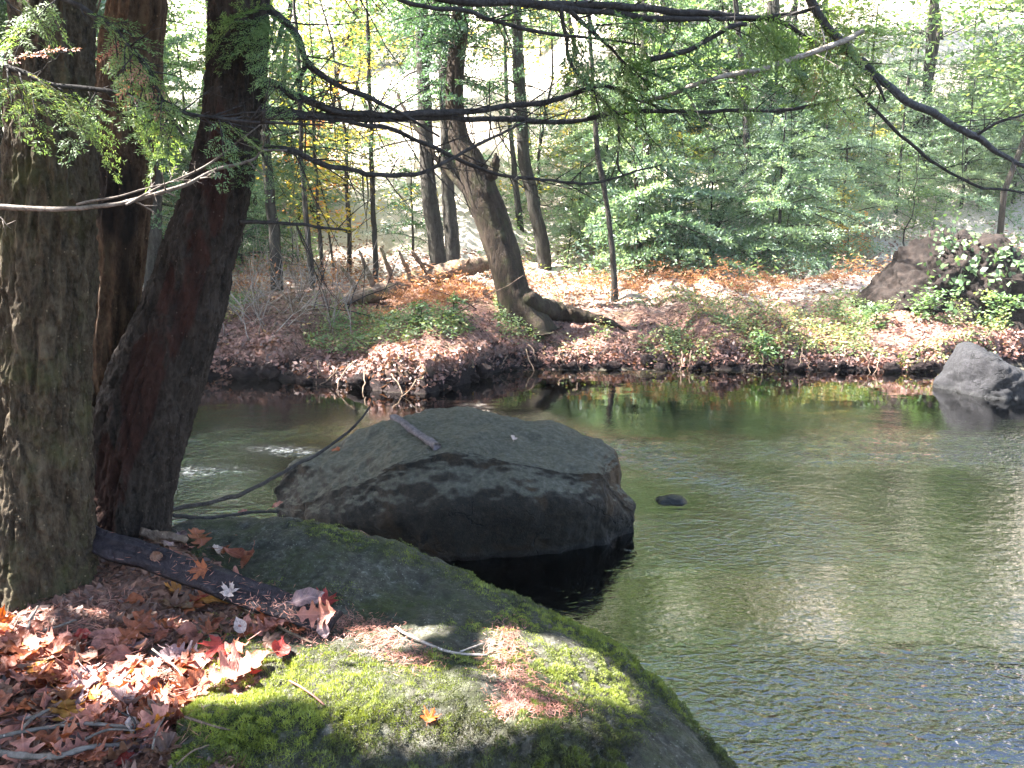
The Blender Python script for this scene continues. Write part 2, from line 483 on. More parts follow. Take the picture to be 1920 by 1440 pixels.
def rock_mat(name, base, light, dark, moss=None, moss_lo=.55, moss_hi=.7, stain=None, lichen=None, upmoss=0.0, lit_crust=None):
    t = NT(name)
    a = t.noise(t.pos(), 3.2, 7, .72); b = t.noise(t.pos(), 30, 6, .75); f = t.noise(t.pos(), 110, 4, .7)
    c = t.ramp(b, [(.3, dark), (.5, base), (.72, light)])
    c = t.mix(t.maprange(a, .42, .62, 0, .55), c, dark)
    if stain: c = t.mix(t.maprange(t.noise(t.pos((1, 1, 1)), 2.1, 5, .65, .4), .5, .64, 0, .7), c, stain)
    sp = t.n('TexVoronoi', Vector=t.pos(), Scale=60.0)
    c = t.mix(t.maprange(sp.outputs['Distance'], .12, .2, .45, 0), c, tuple(min(1, x * 1.9) for x in light))
    wv = t.n('TexVoronoi', {'feature': 'DISTANCE_TO_EDGE'}, Vector=t.n('VectorMath', {'operation': 'ADD'}, i0=t.pos((1, 1, 1.6)), i1=t.n('VectorMath', {'operation': 'SCALE'}, i0=t.n('TexNoise', Vector=t.pos(), Scale=3.0, Detail=5.0).outputs[1], Scale=.9).outputs[0]).outputs[0], Scale=1.35)
    crack = t.math('MULTIPLY', t.maprange(wv.outputs[0], .004, .016, 1, 0), t.maprange(t.noise(t.pos(), 2.4, 3, .5), .5, .6))
    c = t.mix(t.math('MULTIPLY', crack, .85), c, tuple(x * .3 for x in dark))
    wet = t.maprange(t.math('ADD', t.n('SeparateXYZ', Vector=t.n('NewGeometry').outputs['Position']).outputs['Z'], t.math('MULTIPLY', b, .05)), .05, .085, 1, 0)
    if lichen: c = t.mix(t.maprange(t.noise(t.pos(), 11, 5, .75), .6, .68, 0, .75), c, lichen)
    if lit_crust:                       # lichen tone on upward faces: lit top and shaded front put into colour
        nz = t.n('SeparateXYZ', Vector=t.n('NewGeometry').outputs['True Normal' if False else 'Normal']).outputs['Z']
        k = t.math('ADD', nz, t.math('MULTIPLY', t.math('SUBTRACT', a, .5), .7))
        cc = t.ramp(b, [(.3, lit_crust[1]), (.5, lit_crust[0]), (.7, lit_crust[2])])
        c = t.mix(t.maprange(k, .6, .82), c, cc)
    if moss:
        nz = t.n('SeparateXYZ', Vector=t.n('NewGeometry').outputs['Normal']).outputs['Z']
        k = t.math('ADD', t.noise(t.pos(), 4.5, 7, .75), t.math('MULTIPLY', nz, upmoss))
        mc = t.ramp(f, [(.3, tuple(x * .35 for x in moss)), (.6, moss), (.8, tuple(x * 1.6 for x in moss))])
        c = t.mix(t.maprange(k, moss_lo, moss_hi, 0, .9), c, mc)
    c = t.mix(wet, c, t.mix(1.0, c, (.38, .36, .34), 'MULTIPLY'))
    h = t.math('SUBTRACT', t.math('ADD', b, t.math('MULTIPLY', f, .5)), t.math('MULTIPLY', crack, 1.2))
    return t.surf(t.pbr(c, t.maprange(wet, 0, 1, .85, .35), t.bump(h, .85, .025), .3))


def wpt(px, Y, z): return atz(px, z, Y)


# boulder in the stream
c0 = [(516, 925, 5.0), (545, 862, 5.12), (600, 835, 5.25), (700, 792, 5.4), (780, 774, 5.5), (880, 771, 5.5), (980, 787, 5.45), (1080, 813, 5.35), (1148, 842, 5.15), (1162, 868, 5.05), (1168, 912, 4.98), (1192, 948, 4.88)]
c1 = [(514, 945, 4.92), (560, 945, 4.75), (620, 922, 4.65), (690, 897, 4.6), (760, 868, 4.58), (880, 850, 4.62), (970, 866, 4.58), (1075, 884, 4.58), (1128, 888, 4.66), (1146, 905, 4.70), (1162, 928, 4.74), (1193, 962, 4.8)]
c2 = [(516, 962, 4.87), (568, 985, 4.66), (630, 985, 4.5), (700, 980, 4.42), (770, 965, 4.36), (880, 955, 4.34), (970, 958, 4.36), (1070, 960, 4.42), (1125, 962, 4.53), (1145, 966, 4.6), (1165, 972, 4.68), (1194, 984, 4.8)]
r_c = [at(*p) for p in c0]; r_e = [at(*p) for p in c1]; r_m = [at(*p) for p in c2]
r_em = [(a * .5 + b * .5) + np.array([0, .02, .025]) for a, b in zip(r_c, r_e)]
r_e2 = [np.array([p[0], p[1] - .02, p[2] - .05]) for p in r_e]
r_b = [np.array([p[0] * .99, p[1] + .1, -.12]) for p in r_m]; r_b2 = [np.array([p[0], p[1] + .15, -.45]) for p in r_m]
r_k = [p + np.array([0, .45, -.17]) for p in r_c]; r_k2 = [np.array([p[0], p[1] + .85, -.14]) for p in r_c]; r_k3 = [np.array([p[0], p[1] + .9, -.45]) for p in r_c]
for row in (r_k, r_k2, r_k3): 
    row[0] = row[0] + np.array([.1, -.35, 0]); row[-1] = row[-1] + np.array([-.1, -.5, 0])
r_e0 = [a * .86 + b * .14 for a, b in zip(r_e, r_em)]; r_e1 = [a * .82 + b * .18 for a, b in zip(r_e, r_m)]
G = patch([r_k3, r_k2, r_k, r_c, r_em, r_e0, r_e, r_e1, r_m, r_b, r_b2], 220, 240)
G = rough_up(G, [(.034, 2.3), (.014, 8), (.006, 24)], 50)
side = lambda col: np.repeat(col[:, None], 1, 1)
M['boulder'] = rock_mat('boulder', (.015, .011, .0065), (.038, .028, .017), (.0045, .0035, .0022), None, stain=(.05, .026, .008), lit_crust=((.066, .060, .042), (.032, .029, .02), (.115, .108, .085)))
# close the two ends by gathering them to a point inside
endL = G[:, 0].mean(0); endR = G[:, -1].mean(0)
nv_, nu_ = G.shape[:2]
bV = np.vstack([G.reshape(-1, 3), endL, endR]); nG = nv_ * nu_
k = np.arange(nv_ - 1)
capL = np.stack([k * nu_, np.full(nv_ - 1, nG), np.full(nv_ - 1, nG), (k + 1) * nu_], 1)
bF = grid_faces(nv_, nu_)
boulderV, boulderF = bV, bF
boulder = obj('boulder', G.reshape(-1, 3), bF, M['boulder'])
tag(boulder, 'large dark boulder with flat grey-green top rising from the stream behind the mossy rock', 'boulder')

# mossy rock in front
cr = [(330, 990, 3.15), (420, 975, 3.18), (520, 972, 3.15), (600, 985, 3.1), (680, 1005, 3.06), (800, 1045, 2.98), (950, 1105, 2.86), (1050, 1155, 2.76), (1130, 1190, 2.66), (1200, 1240, 2.53), (1260, 1300, 2.39), (1320, 1370, 2.25), (1380, 1440, 2.1)]
r2 = [(345, 1040, 2.92), (430, 1045, 2.88), (520, 1055, 2.83), (610, 1062, 2.78), (690, 1080, 2.74), (800, 1105, 2.7), (930, 1140, 2.62), (1030, 1180, 2.54), (1110, 1220, 2.45), (1180, 1275, 2.34), (1240, 1330, 2.21), (1300, 1395, 2.09), (1360, 1465, 1.98)]
r3 = [(375, 1110, 2.68), (430, 1125, 2.64), (520, 1145, 2.56), (620, 1155, 2.52), (700, 1158, 2.52), (810, 1155, 2.54), (910, 1170, 2.48), (1000, 1205, 2.4), (1080, 1250, 2.3), (1150, 1305, 2.2), (1212, 1365, 2.08), (1272, 1430, 1.98), (1335, 1500, 1.88)]
r4 = [(385, 1300, 2.08), (440, 1285, 2.12), (520, 1258, 2.19), (620, 1222, 2.30), (700, 1208, 2.35), (810, 1205, 2.36), (900, 1228, 2.28), (990, 1268, 2.19), (1060, 1313, 2.09), (1130, 1368, 1.99), (1190, 1428, 1.9), (1250, 1490, 1.82), (1315, 1560, 1.75)]
r5 = [(370, 1372, 1.86), (440, 1365, 1.90), (520, 1345, 1.95), (620, 1320, 2.0), (700, 1312, 2.03), (810, 1312, 2.03), (900, 1330, 1.99), (990, 1365, 1.92), (1060, 1408, 1.84), (1130, 1460, 1.77), (1190, 1520, 1.69), (1250, 1585, 1.62), (1315, 1650, 1.55)]
rows = [[at(*p) for p in r] for r in (cr, r2, r3, r4, r5)]
r6 = [p + np.array([0, -.2, -.06]) for p in rows[4]]; r7 = [p + np.array([0, -.8, -.18]) for p in rows[4]]
rb = [np.array([p[0], p[1] + .12, p[2] - .10]) for p in rows[0]]
rb2 = [np.array([p[0] + .02, p[1] + .24, .12]) for p in rows[0]]; rb3 = [np.array([p[0] + .03, p[1] + .3, -.4]) for p in rows[0]]
rows = [rb3, rb2, rb] + rows + [r6, r7]
for i, r in enumerate(rows):
    a, b = r[0], r[-1]
    r.insert(0, a + np.array([-.10, -.01, -.07])); r.insert(0, a + np.array([-.3, -.02, -.4]))
    r.append(b + np.array([.10, -.08, -.16])); r.append(b + np.array([.16, -.14, -.7 - b[2] * .3]))
GR = patch(rows, 260, 300)
GR = rough_up(GR, [(.022, 2.6), (.010, 8), (.0055, 26)], 80)
M['rock'] = rock_mat('rock', (.05, .045, .032), (.14, .135, .112), (.016, .014, .0095), (.04, .048, .009), .52, .7, lichen=(.17, .17, .14), upmoss=.06)
rock = obj('mossy_rock', GR.reshape(-1, 3), grid_faces(*GR.shape[:2]), M['rock'])
tag(rock, 'big low rock patched with green moss and needles at the edge of the leafy bank', 'rock')


def lump(c, rad, planes, seed, rough, p=9, n=(70, 110), squash=1.0):
    th = np.linspace(0, np.pi, n[0]); ph = np.arange(n[1]) / n[1] * 2 * np.pi
    T, Ph = np.meshgrid(th, ph, indexing='ij')
    D = np.stack([np.sin(T) * np.cos(Ph), np.sin(T) * np.sin(Ph), np.cos(T)], -1)
    s = 0
    for nrm, d in planes:
        nn = np.array(nrm, float); nn /= np.linalg.norm(nn)
        s = s + (np.clip(D @ nn, 0, None) / d) ** p
    r = s ** (-1 / p)
    V = D * r[..., None] * np.array(rad)
    Pn = (V + np.array(c)).reshape(-1, 3); dd = 0
    for k, (a, sc) in enumerate(rough): dd = dd + a * fbm(Pn * sc, seed + 7 * k, 4)
    V = V + D * dd.reshape(T.shape)[..., None]
    return (V + np.array(c)).reshape(-1, 3), grid_faces(n[0], n[1], True)


M['boulder_wet'] = rock_mat('boulder_wet', (.03, .03, .034), (.06, .06, .07), (.012, .012, .013))
M['grey_rock'] = rock_mat('grey_rock', (0.0134, 0.0126, 0.0141), (0.0316, 0.0298, 0.0335), (0.00409, 0.00372, 0.00446), None, stain=(0.0223, 0.0216, 0.0223))
c = at(1862, 722, 9.6); c[2] = .08
V, F = lump(c, (.86, .9, .92), [((-1, -.1, .15), .50), ((.55, -.25, 1), .36), ((-.6, -.15, 1), .60), ((0, -1, .3), .42), ((.9, -.1, .75), .46), ((1, 0, 0), .95), ((0, 1, 0), .5), ((0, 0, -1), .5), ((-.8, -.8, .2), .46)], 90, [(.05, 3), (.02, 11), (.008, 35)])
tag(obj('boulder', V, F, M['grey_rock']), 'pale grey pointed boulder standing at the far bank waterline', 'boulder')
c = on_z(1257, 938, 0)
V, F = lump(c, (.10, .07, .026), [((-1, 0, .3), 1), ((1, 0, .5), 1), ((0, -1, .4), 1), ((0, 1, .4), 1), ((0, 0, 1), .9), ((0, 0, -1), 1)], 95, [(.012, 9), (.004, 40)], n=(36, 60))
tag(obj('stone', V, F, M['boulder_wet']), 'small dark stone just breaking the water beside the big boulder', 'stone')
# ------------------------------------------------------------------ ray hits
gbvh = BVHTree.FromPolygons([tuple(v) for v in gV], [tuple(f) for f in gF])
rbvh = BVHTree.FromPolygons([tuple(v) for v in GR.reshape(-1, 3)], [tuple(f) for f in grid_faces(*GR.shape[:2])])
bbvh = BVHTree.FromPolygons([tuple(v) for v in boulderV[:nG]], [tuple(f) for f in boulderF])


def hit(px, py, trees=(gbvh, rbvh)):
    d = Vector(tuple(ray(px, py))); best = None
    for b in trees:
        q = b.ray_cast(Vector(tuple(CAM)), d, 400)
        if q[0] is not None and (best is None or q[3] < best[1]): best = (q[0], q[3], q[1])
    if best is None: return None, None
    n = best[2] if best[2].z > 0 else -best[2]
    return np.array(best[0]), np.array(n)


def drop(x, y, trees=(gbvh, rbvh)):
    best = None
    for b in trees:
        q = b.ray_cast(Vector((x, y, 60)), Vector((0, 0, -1)), 100)
        if q[0] is not None and (best is None or q[0].z > best[0].z): best = (q[0], q[1])
    n = best[1] if best[1].z > 0 else -best[1]
    return np.array(best[0]), np.array(n)


# ------------------------------------------------------------------ trunks
def trunk(path, nv, nu, seed, depth=.012, freq=30, zs=.16, flare=.0, lobes=5, extra_rad=None, top=None):
    """path: (px,py,Y,r px); the world points in top continue it upwards"""
    P = np.array([np.append(at(a, b, Y), 0) for a, b, Y, r in path])
    P[:, 3] = [scale_at(P[i, :3]) * path[i][3] for i in range(len(path))]
    if top is not None: P = np.vstack([P, top])
    Q = catmull(P, nv)
    C = Q[:, :3]; T, E1, E2 = frames(C)
    L = np.concatenate([[0], np.cumsum(np.linalg.norm(np.diff(C, axis=0), axis=1))])
    th = np.arange(nu) / nu * 2 * np.pi
    r = Q[:, 3][:, None] * np.ones(nu)
    pn = np.stack([np.cos(th)[None] * r, np.sin(th)[None] * r, np.repeat(L[:, None], nu, 1) * zs], -1).reshape(-1, 3)
    n1 = fbm(pn * freq, seed, 3); rid = 1 - np.abs(n1) * 1.6
    n2 = fbm(pn * np.array([1, 1, 4.]) * freq * 2.0, seed + 5, 3)
    n3 = fbm(np.stack([np.cos(th)[None] * r * 4, np.sin(th)[None] * r * 4, np.repeat(L[:, None], nu, 1) * 1.4], -1).reshape(-1, 3), seed + 9, 3)
    d = (depth * (np.clip(rid, -.6, 1) - .3) + depth * .32 * n2).reshape(nv, nu) + r * .07 * n3.reshape(nv, nu)
    if flare:
        d = d + r * flare * np.exp(-L / .16)[:, None] * (1 + .75 * np.cos(lobes * th + seed))[None]
    rr = r + d
    if extra_rad is not None: rr = extra_rad(rr, th, L, r)
    V = C[:, None] + rr[..., None] * (np.cos(th)[None, :, None] * E1[:, None] + np.sin(th)[None, :, None] * E2[:, None])
    return V.reshape(-1, 3), grid_faces(nv, nu, True), th, L, C, E1, E2


def faceang(th, E1, E2):            # cos between the ring direction and the direction to the camera (-Y)
    return -(np.cos(th)[None] * E1[:, 1:2] + np.sin(th)[None] * E2[:, 1:2]), (np.cos(th)[None] * E1[:, 0:1] + np.sin(th)[None] * E2[:, 0:1])


# left trunk
pA = at(85, 1175, 2.62)
pathA = [(84, 1230, 2.62, 100), (81, 1150, 2.62, 94), (76, 1050, 2.62, 87), (76, 950, 2.62, 83), (79, 800, 2.62, 76), (82, 700, 2.62, 74), (90, 500, 2.63, 74), (96, 300, 2.63, 71), (98, 150, 2.64, 68), (101, 0, 2.65, 64), (104, -250, 2.7, 62)]
treeA = empty('hemlock_tree', (pA[0], pA[1], .6), 'thick upright hemlock trunk with greenish furrowed bark, tallest of the clump on the leafy bank', 'tree')
V, F, th, L, C, E1, E2 = trunk(pathA, 760, 230, 3, .016, 30, .17, flare=.62, lobes=5, top=[(-1.62, 2.8, 5, .12), (-1.6, 2.85, 9, .06)])
obj('trunk', V, F, M['bark_a'], treeA)

# dead trunk behind, its dark hollow painted on as black patches
pB = at(195, 1000, 3.1)
pathB = [(190, 1100, 3.08, 62), (192, 1000, 3.08, 58), (196, 850, 3.08, 52), (201, 700, 3.08, 50), (207, 600, 3.08, 50), (216, 450, 3.08, 53), (226, 300, 3.08, 58), (236, 200, 3.08, 56), (246, 80, 3.1, 50), (252, -60, 3.1, 46)]
treeB = empty('dead_tree', (pB[0], pB[1], .6), 'brown barkless dead trunk with dark hollows painted as black patches wedged behind the two bigger trunks', 'tree')
V, F, th, L, C, E1, E2 = trunk(pathB, 420, 130, 8, .012, 26, .10, flare=.3, top=[(-1.55, 3.2, 3.6, .08), (-1.55, 3.2, 4.2, .05)])
nB = fbm(np.stack([V[:, 0] * 6, V[:, 1] * 6, V[:, 2] * 2.2], 1), 61, 4)
zB = V[:, 2]
ex = .85 * np.clip((nB - .5 + .9 * np.exp(-((zB - 2.12) / .16) ** 2) + .8 * np.exp(-((zB - 1.05) / .28) ** 2) * sstep(-1.5, -1.62, V[:, 0])) * 1.6, 0, 1)
tr_ = obj('trunk', V, F, M['bark_b'], treeB, vatt={'extra': ex})
V, F, Q = limb([(262, 215, 3.02, 20), (284, 220, 2.98, 17), (292, 240, 2.96, 6)], nu=12, wob=.5, seed=5)
tag(obj('stub', V, F, M['bark_c'], treeB), 'broken black branch stub')

# leaning trunk with a red stripe
pC = at(243, 1000, 3.0)
pathC = [(226, 1060, 3.0, 80), (234, 1000, 3.0, 68), (246, 930, 3.0, 68), (262, 820, 3.0, 77), (299, 700, 3.0, 76), (337, 600, 3.0, 70), (367, 500, 3.0, 64), (398, 400, 3.0, 57), (425, 290, 3.0, 52), (440, 190, 3.0, 49), (446, 100, 3.0, 50), (450, 0, 3.0, 51), (456, -150, 3.02, 49), (460, -300, 3.05, 48)]
treeC = empty('leaning_tree', (pC[0], pC[1], .6), 'dark leaning trunk with a long rusty red stripe where bark is missing', 'tree')
V, F, th, L, C, E1, E2 = trunk(pathC, 660, 190, 14, .013, 32, .2, flare=.28, top=[(-1.1, 3.2, 5, .09), (-.9, 3.4, 8, .05)])
ca, sx_ = faceang(th, E1, E2)
wig = (fbm(np.stack([L * 2, L * 0, L * 0], 1), 66, 2) * .12)[:, None]
lat = sx_ + wig + .12 - .22 * sstep(.2, 1.4, L)[:, None]
stp = sstep(.60, .34, np.abs(lat)) * (ca > 0) * (sstep(.05, .3, L) * sstep(2.15, 1.5, L))[:, None]
stp = np.clip(stp * (1 + .8 * fbm(V * np.array([14, 14, 5]), 67, 3).reshape(stp.shape)), 0, 1)
inward = ((C[:, None] - V.reshape(len(C), -1, 3)) * (.10 * stp)[..., None]).reshape(-1, 3)
obj('trunk', V + inward, F, M['bark_c'], treeC, vatt={'strip': stp.ravel() * .9})

# ------------------------------------------------------------------ sprays of needles
def spray(L, rng, tw_sp, bl_sp, bl, bw, width=.42, keep=.85, droop=.22, flat=.35, jit=1.0):
    """a flat bough along +X: returns base points, directions, lengths, widths and normals of its blades"""
    nt = max(4, int(L / tw_sp)); t = .06 + .94 * (np.arange(nt) + rng.random(nt)) / nt
    t = np.concatenate([t, t]); side = np.repeat([1, -1], nt)
    tl = L * width * np.clip(1 - t, .03, 1) ** .75 * np.minimum(1, t / .22 + .25) * rng.uniform(.55, 1.15, 2 * nt) + bl
    m = rng.random(2 * nt) < keep; t, side, tl = t[m], side[m], tl[m]
    ang = np.radians(rng.uniform(42, 66, len(t)))
    nb = np.maximum(2, (tl / bl_sp).astype(int)); idx = np.repeat(np.arange(len(t)), nb)
    k = np.arange(nb.sum()) - np.repeat(np.cumsum(nb) - nb, nb)
    s = (k + rng.random(len(k)) * jit) * bl_sp
    d = np.stack([np.cos(ang), side * np.sin(ang), rng.uniform(-.3, .08, len(t))], 1)
    T, D = t[idx], d[idx]
    P = np.stack([T * L, 0 * T, -droop * L * T * T], 1) + D * s[:, None]
    P[:, 2] -= .35 * s * s
    sg = np.where(k % 2 == 0, 1, -1); a2 = np.radians(rng.uniform(30, 62, len(k))) * sg
    B = np.stack([D[:, 0] * np.cos(a2) - D[:, 1] * np.sin(a2), D[:, 0] * np.sin(a2) + D[:, 1] * np.cos(a2), D[:, 2] + rng.normal(0, flat, len(k))], 1)
    B /= np.linalg.norm(B, axis=1)[:, None]
    N = np.stack([rng.normal(0, flat, len(k)), rng.normal(0, flat, len(k)), np.ones(len(k))], 1)
    return P, B, bl * rng.uniform(.6, 1.2, len(k)), bw * rng.uniform(.7, 1.2, len(k)), N, rng.random(len(t))[idx]


def quads(P, B, l, w, N):
    W = np.cross(B, N); W /= np.linalg.norm(W, axis=1)[:, None] + 1e-9
    l = l[:, None]; w = w[:, None]
    V = np.stack([P, P + B * l * .45 + W * w * .5, P + B * l, P + B * l * .45 - W * w * .5], 1)
    return V


def rotz(a):
    c, s = np.cos(a), np.sin(a); return np.array([[c, -s, 0], [s, c, 0], [0, 0, 1.]])


def tilt_frame(d, roll=0.0):        # columns: along d, sideways, up
    d = np.array(d, float); d /= np.linalg.norm(d)
    s = np.cross([0, 0, 1], d); s /= np.linalg.norm(s) + 1e-9; u = np.cross(d, s)
    c, q = math.cos(roll), math.sin(roll)
    return np.stack([d, s * c + u * q, u * c - s * q], 1)


class Leaves:
    def __init__(s): s.V, s.T = [], []
    def add(s, V, t): s.V.append(V); s.T.append(t)
    def filt(s, fn):
        V = np.concatenate(s.V); T = np.concatenate(s.T); k = fn(V.mean(1)); s.V, s.T = [V[k]], [T[k]]
    def build(s, name, mat, parent=None, origin=None):
        V = np.concatenate(s.V); n = len(V)
        return obj(name, V.reshape(-1, 3), np.arange(n * 4).reshape(n, 4), mat, parent, False, np.clip(np.concatenate(s.T), 0, 1), origin=origin)


def add_spray(Lv, o, d, L, rng, near=True, roll=0.0, base=.45, **kw):
    if near: a = dict(tw_sp=.014, bl_sp=.003, bl=.0125, bw=.0032, width=.40, keep=.9, droop=.25, flat=.3)
    else: a = dict(tw_sp=.07, bl_sp=.034, bl=.085, bw=.026, width=.42, keep=.8, droop=.25, flat=.7)
    a.update(kw)
    P, B, l, w, N, tt = spray(L, rng, **a)
    F = tilt_frame(d, roll)
    Lv.add(quads(P @ F.T + np.array(o), B @ F.T, l, w, N @ F.T), base + .35 * (tt - .5) + rng.normal(0, .1, len(tt)))


# ------------------------------------------------------------------ branches of the leaning tree (and the near boughs)
def br(parent, pts, mat='twig', nu=8, name='branch', seed=0, twigs=0, n=None, label=None, tw_len=(.08, .42), down=.3):
    twigs = int(twigs * 1.6)
    V, F, Q = limb(pts, nu=nu, seed=seed, wob=.22, n=n or max(16, len(pts) * 6))
    mb = MB(); mb.add(V, F)
    rng = np.random.default_rng(seed + 100)
    for _ in range(twigs):
        i = rng.integers(2, len(Q) - 2); p = Q[i, :3]; tan = Q[min(i + 1, len(Q) - 1), :3] - Q[i - 1, :3]; tan /= np.linalg.norm(tan)
        side = np.cross(tan, rng.normal(0, 1, 3)); side /= np.linalg.norm(side)
        d = tan * rng.uniform(.2, .9) + side * .7 + np.array([0, 0, -down * rng.random()]); d /= np.linalg.norm(d)
        L = rng.uniform(*tw_len); c = p + d * np.linspace(0, L, 6)[:, None]
        c = c + np.cumsum(rng.normal(0, L * .03, (6, 3)), 0) * np.linspace(0, 1, 6)[:, None]
        r = np.linspace(min(Q[i, 3] * .55, .0035), .0009, 6)
        tv, tf = tube(c, r, 4); mb.add(tv, tf)
        for _k in range(rng.integers(1, 4)):
            j = rng.integers(2, 5); d2 = d + rng.normal(0, .6, 3); d2 /= np.linalg.norm(d2)
            c2 = c[j] + d2 * np.linspace(0, L * .5, 4)[:, None]
            tv, tf = tube(c2, np.linspace(r[j] * .7, .0007, 4), 3); mb.add(tv, tf)
    V, F, _ = mb.get()
    o = obj(name, V, F, M[mat], parent)
    if label: o['label'] = label
    return o, Q


BR = {}
BR['b1'] = br(treeC, [(470, 214, 2.98, 9.0), (520, 216, 3.0, 7.4), (600, 217, 3.1, 7.4), (700, 214, 3.25, 7.0), (800, 212, 3.4, 6.6), (900, 206, 3.55, 5.7), (1000, 194, 3.7, 5.3), (1060, 182, 3.8, 4.9), (1130, 163, 3.9, 3.7), (1200, 190, 4.0, 2.0), (1240, 206, 4.1, 1.2)], seed=1, twigs=22)
BR['b2'] = br(treeC, [(480, 200, 3.0, 6.6), (560, 216, 3.06, 5.7), (660, 223, 3.2, 5.7), (760, 222, 3.35, 5.3), (850, 222, 3.5, 4.9), (950, 223, 3.65, 4.9), (1050, 227, 3.8, 4.5), (1150, 213, 3.95, 4.1), (1280, 208, 4.1, 3.7), (1380, 208, 4.25, 3.3), (1470, 206, 4.4, 3.3), (1560, 190, 4.5, 2.5), (1640, 172, 4.6, 1.6)], seed=2, twigs=22)
BR['b3'] = br(treeC, [(480, 155, 3.0, 10), (520, 165, 3.0, 9), (560, 184, 3.03, 8), (620, 206, 3.1, 6), (680, 214, 3.2, 4)], seed=3, twigs=6)
BR['b4'] = br(treeC, [(495, 15, 3.0, 9), (515, 30, 3.0, 8), (550, 72, 3.02, 7), (577, 120, 3.05, 6), (630, 152, 3.1, 5), (700, 190, 3.2, 4), (745, 216, 3.3, 3), (820, 260, 3.4, 2)], seed=4, twigs=8)
BR['b4b'] = br(treeC, [(577, 118, 3.05, 4), (558, 150, 3.05, 3.5), (545, 168, 3.05, 2.5)], seed=41)
BR['b4c'] = br(treeC, [(525, 48, 3.01, 4), (518, 75, 3.0, 4), (508, 105, 3.0, 3)], seed=42)
BR['b5'] = br(treeC, [(640, 222, 3.15, 4.1), (720, 240, 3.3, 4.1), (800, 270, 3.45, 4.1), (850, 295, 3.55, 3.7), (930, 330, 3.65, 3.3), (1030, 338, 3.8, 2.9), (1090, 347, 3.9, 2.5), (1160, 331, 4.0, 2.0), (1240, 310, 4.1, 1.2)], seed=5, twigs=14)
BR['b6'] = br(treeC, [(455, 285, 2.98, 5.7), (510, 282, 2.98, 5.7), (565, 292, 3.02, 5.3), (640, 317, 3.1, 4.9), (700, 330, 3.2, 4.5), (780, 325, 3.3, 4.1), (850, 296, 3.4, 3.3), (920, 260, 3.5, 2.9), (985, 228, 3.6, 1.6)], seed=6, twigs=14)
BR['low'] = br(treeC, [(455, 412, 2.98, 4), (500, 414, 3.0, 3.5), (580, 423, 3.1, 3), (650, 432, 3.2, 2)], seed=61, twigs=2)
BR['t1'] = br(treeC, [(500, -60, 3.0, 10.7), (640, -40, 3.2, 9.8), (760, -18, 3.35, 8.2), (860, 0, 3.5, 7.4), (1000, 8, 3.7, 7.0), (1130, 13, 3.85, 7.0), (1280, 20, 4.05, 6.6), (1400, 36, 4.2, 5.7), (1470, 42, 4.3, 4.1), (1560, 112, 4.4, 3.3), (1620, 180, 4.45, 2.9), (1690, 250, 4.5, 2.9), (1760, 310, 4.55, 2.7), (1840, 350, 4.6, 2.5), (1930, 364, 4.65, 1.6)], seed=7, twigs=16)
BR['t1b'] = br(treeC, [(500, -40, 3.0, 6.6), (680, -28, 3.2, 4.9), (770, 0, 3.3, 4.1), (860, 20, 3.45, 4.1), (930, 42, 3.55, 3.7), (1060, 65, 3.7, 2.9), (1200, 86, 3.85, 1.6)], seed=8, twigs=8)
BR['t1c'] = br(treeC, [(1000, 6, 3.7, 6.6), (1100, 20, 3.82, 6.1), (1200, 32, 3.95, 5.7), (1290, 36, 4.05, 4.9), (1420, 34, 4.2, 3.3), (1540, 14, 4.35, 2.5)], seed=9, twigs=6)
BR['d1'] = br(treeC, [(1050, 15, 3.75, 4), (1062, 70, 3.76, 4), (1075, 115, 3.78, 3.5), (1120, 170, 3.85, 3), (1150, 215, 3.95, 3), (1160, 260, 3.97, 2.5), (1158, 312, 3.98, 2), (1168, 332, 3.98, 1.5)], seed=10, twigs=6)
BR['d2'] = br(treeC, [(1065, 20, 3.77, 4.9), (1110, 60, 3.8, 3.7), (1160, 110, 3.83, 2.5), (1220, 160, 3.88, 1.6)], seed=11, twigs=8)
BR['w1'] = br(treeC, [(1200, 192, 4.0, 3), (1260, 178, 4.05, 4), (1330, 150, 4.1, 4.5), (1420, 132, 4.15, 5), (1500, 108, 4.2, 5), (1580, 78, 4.25, 5), (1620, 55, 4.3, 4)], mat='twig_pale', seed=12, twigs=6, label='pale sunlit bare branch')
BR['w2'] = br(treeC, [(1212, 114, 3.95, 5), (1300, 90, 4.0, 4.5), (1370, 50, 4.1, 4.5), (1400, 43, 4.2, 4)], seed=13, twigs=6)
treeD = empty('overhanging_bough', at(1525, 20, 4.3), 'thick bare grey bough slanting down over the stream towards the root mound', 'branch')
BR['t3'] = br(treeD, [(1440, -130, 4.2, 9.0), (1500, -40, 4.25, 8.2), (1535, 30, 4.3, 7.4), (1570, 74, 4.32, 7.4), (1640, 140, 4.38, 7.0), (1700, 185, 4.45, 7.0), (1760, 222, 4.5, 6.6), (1840, 264, 4.55, 5.7), (1890, 298, 4.6, 4.1), (1960, 330, 4.65, 2.5)], mat='twig_grey', nu=10, seed=14, twigs=12) if 'twig_grey' in M else None
BR['t3b'] = br(treeD, [(1580, 85, 4.32, 4), (1640, 150, 4.3, 3.5), (1660, 190, 4.3, 2)], seed=15, twigs=2)
BR['t3c'] = br(treeD, [(1825, 258, 4.54, 3), (1870, 232, 4.5, 2.5), (1930, 212, 4.5, 2)], seed=16, twigs=3)
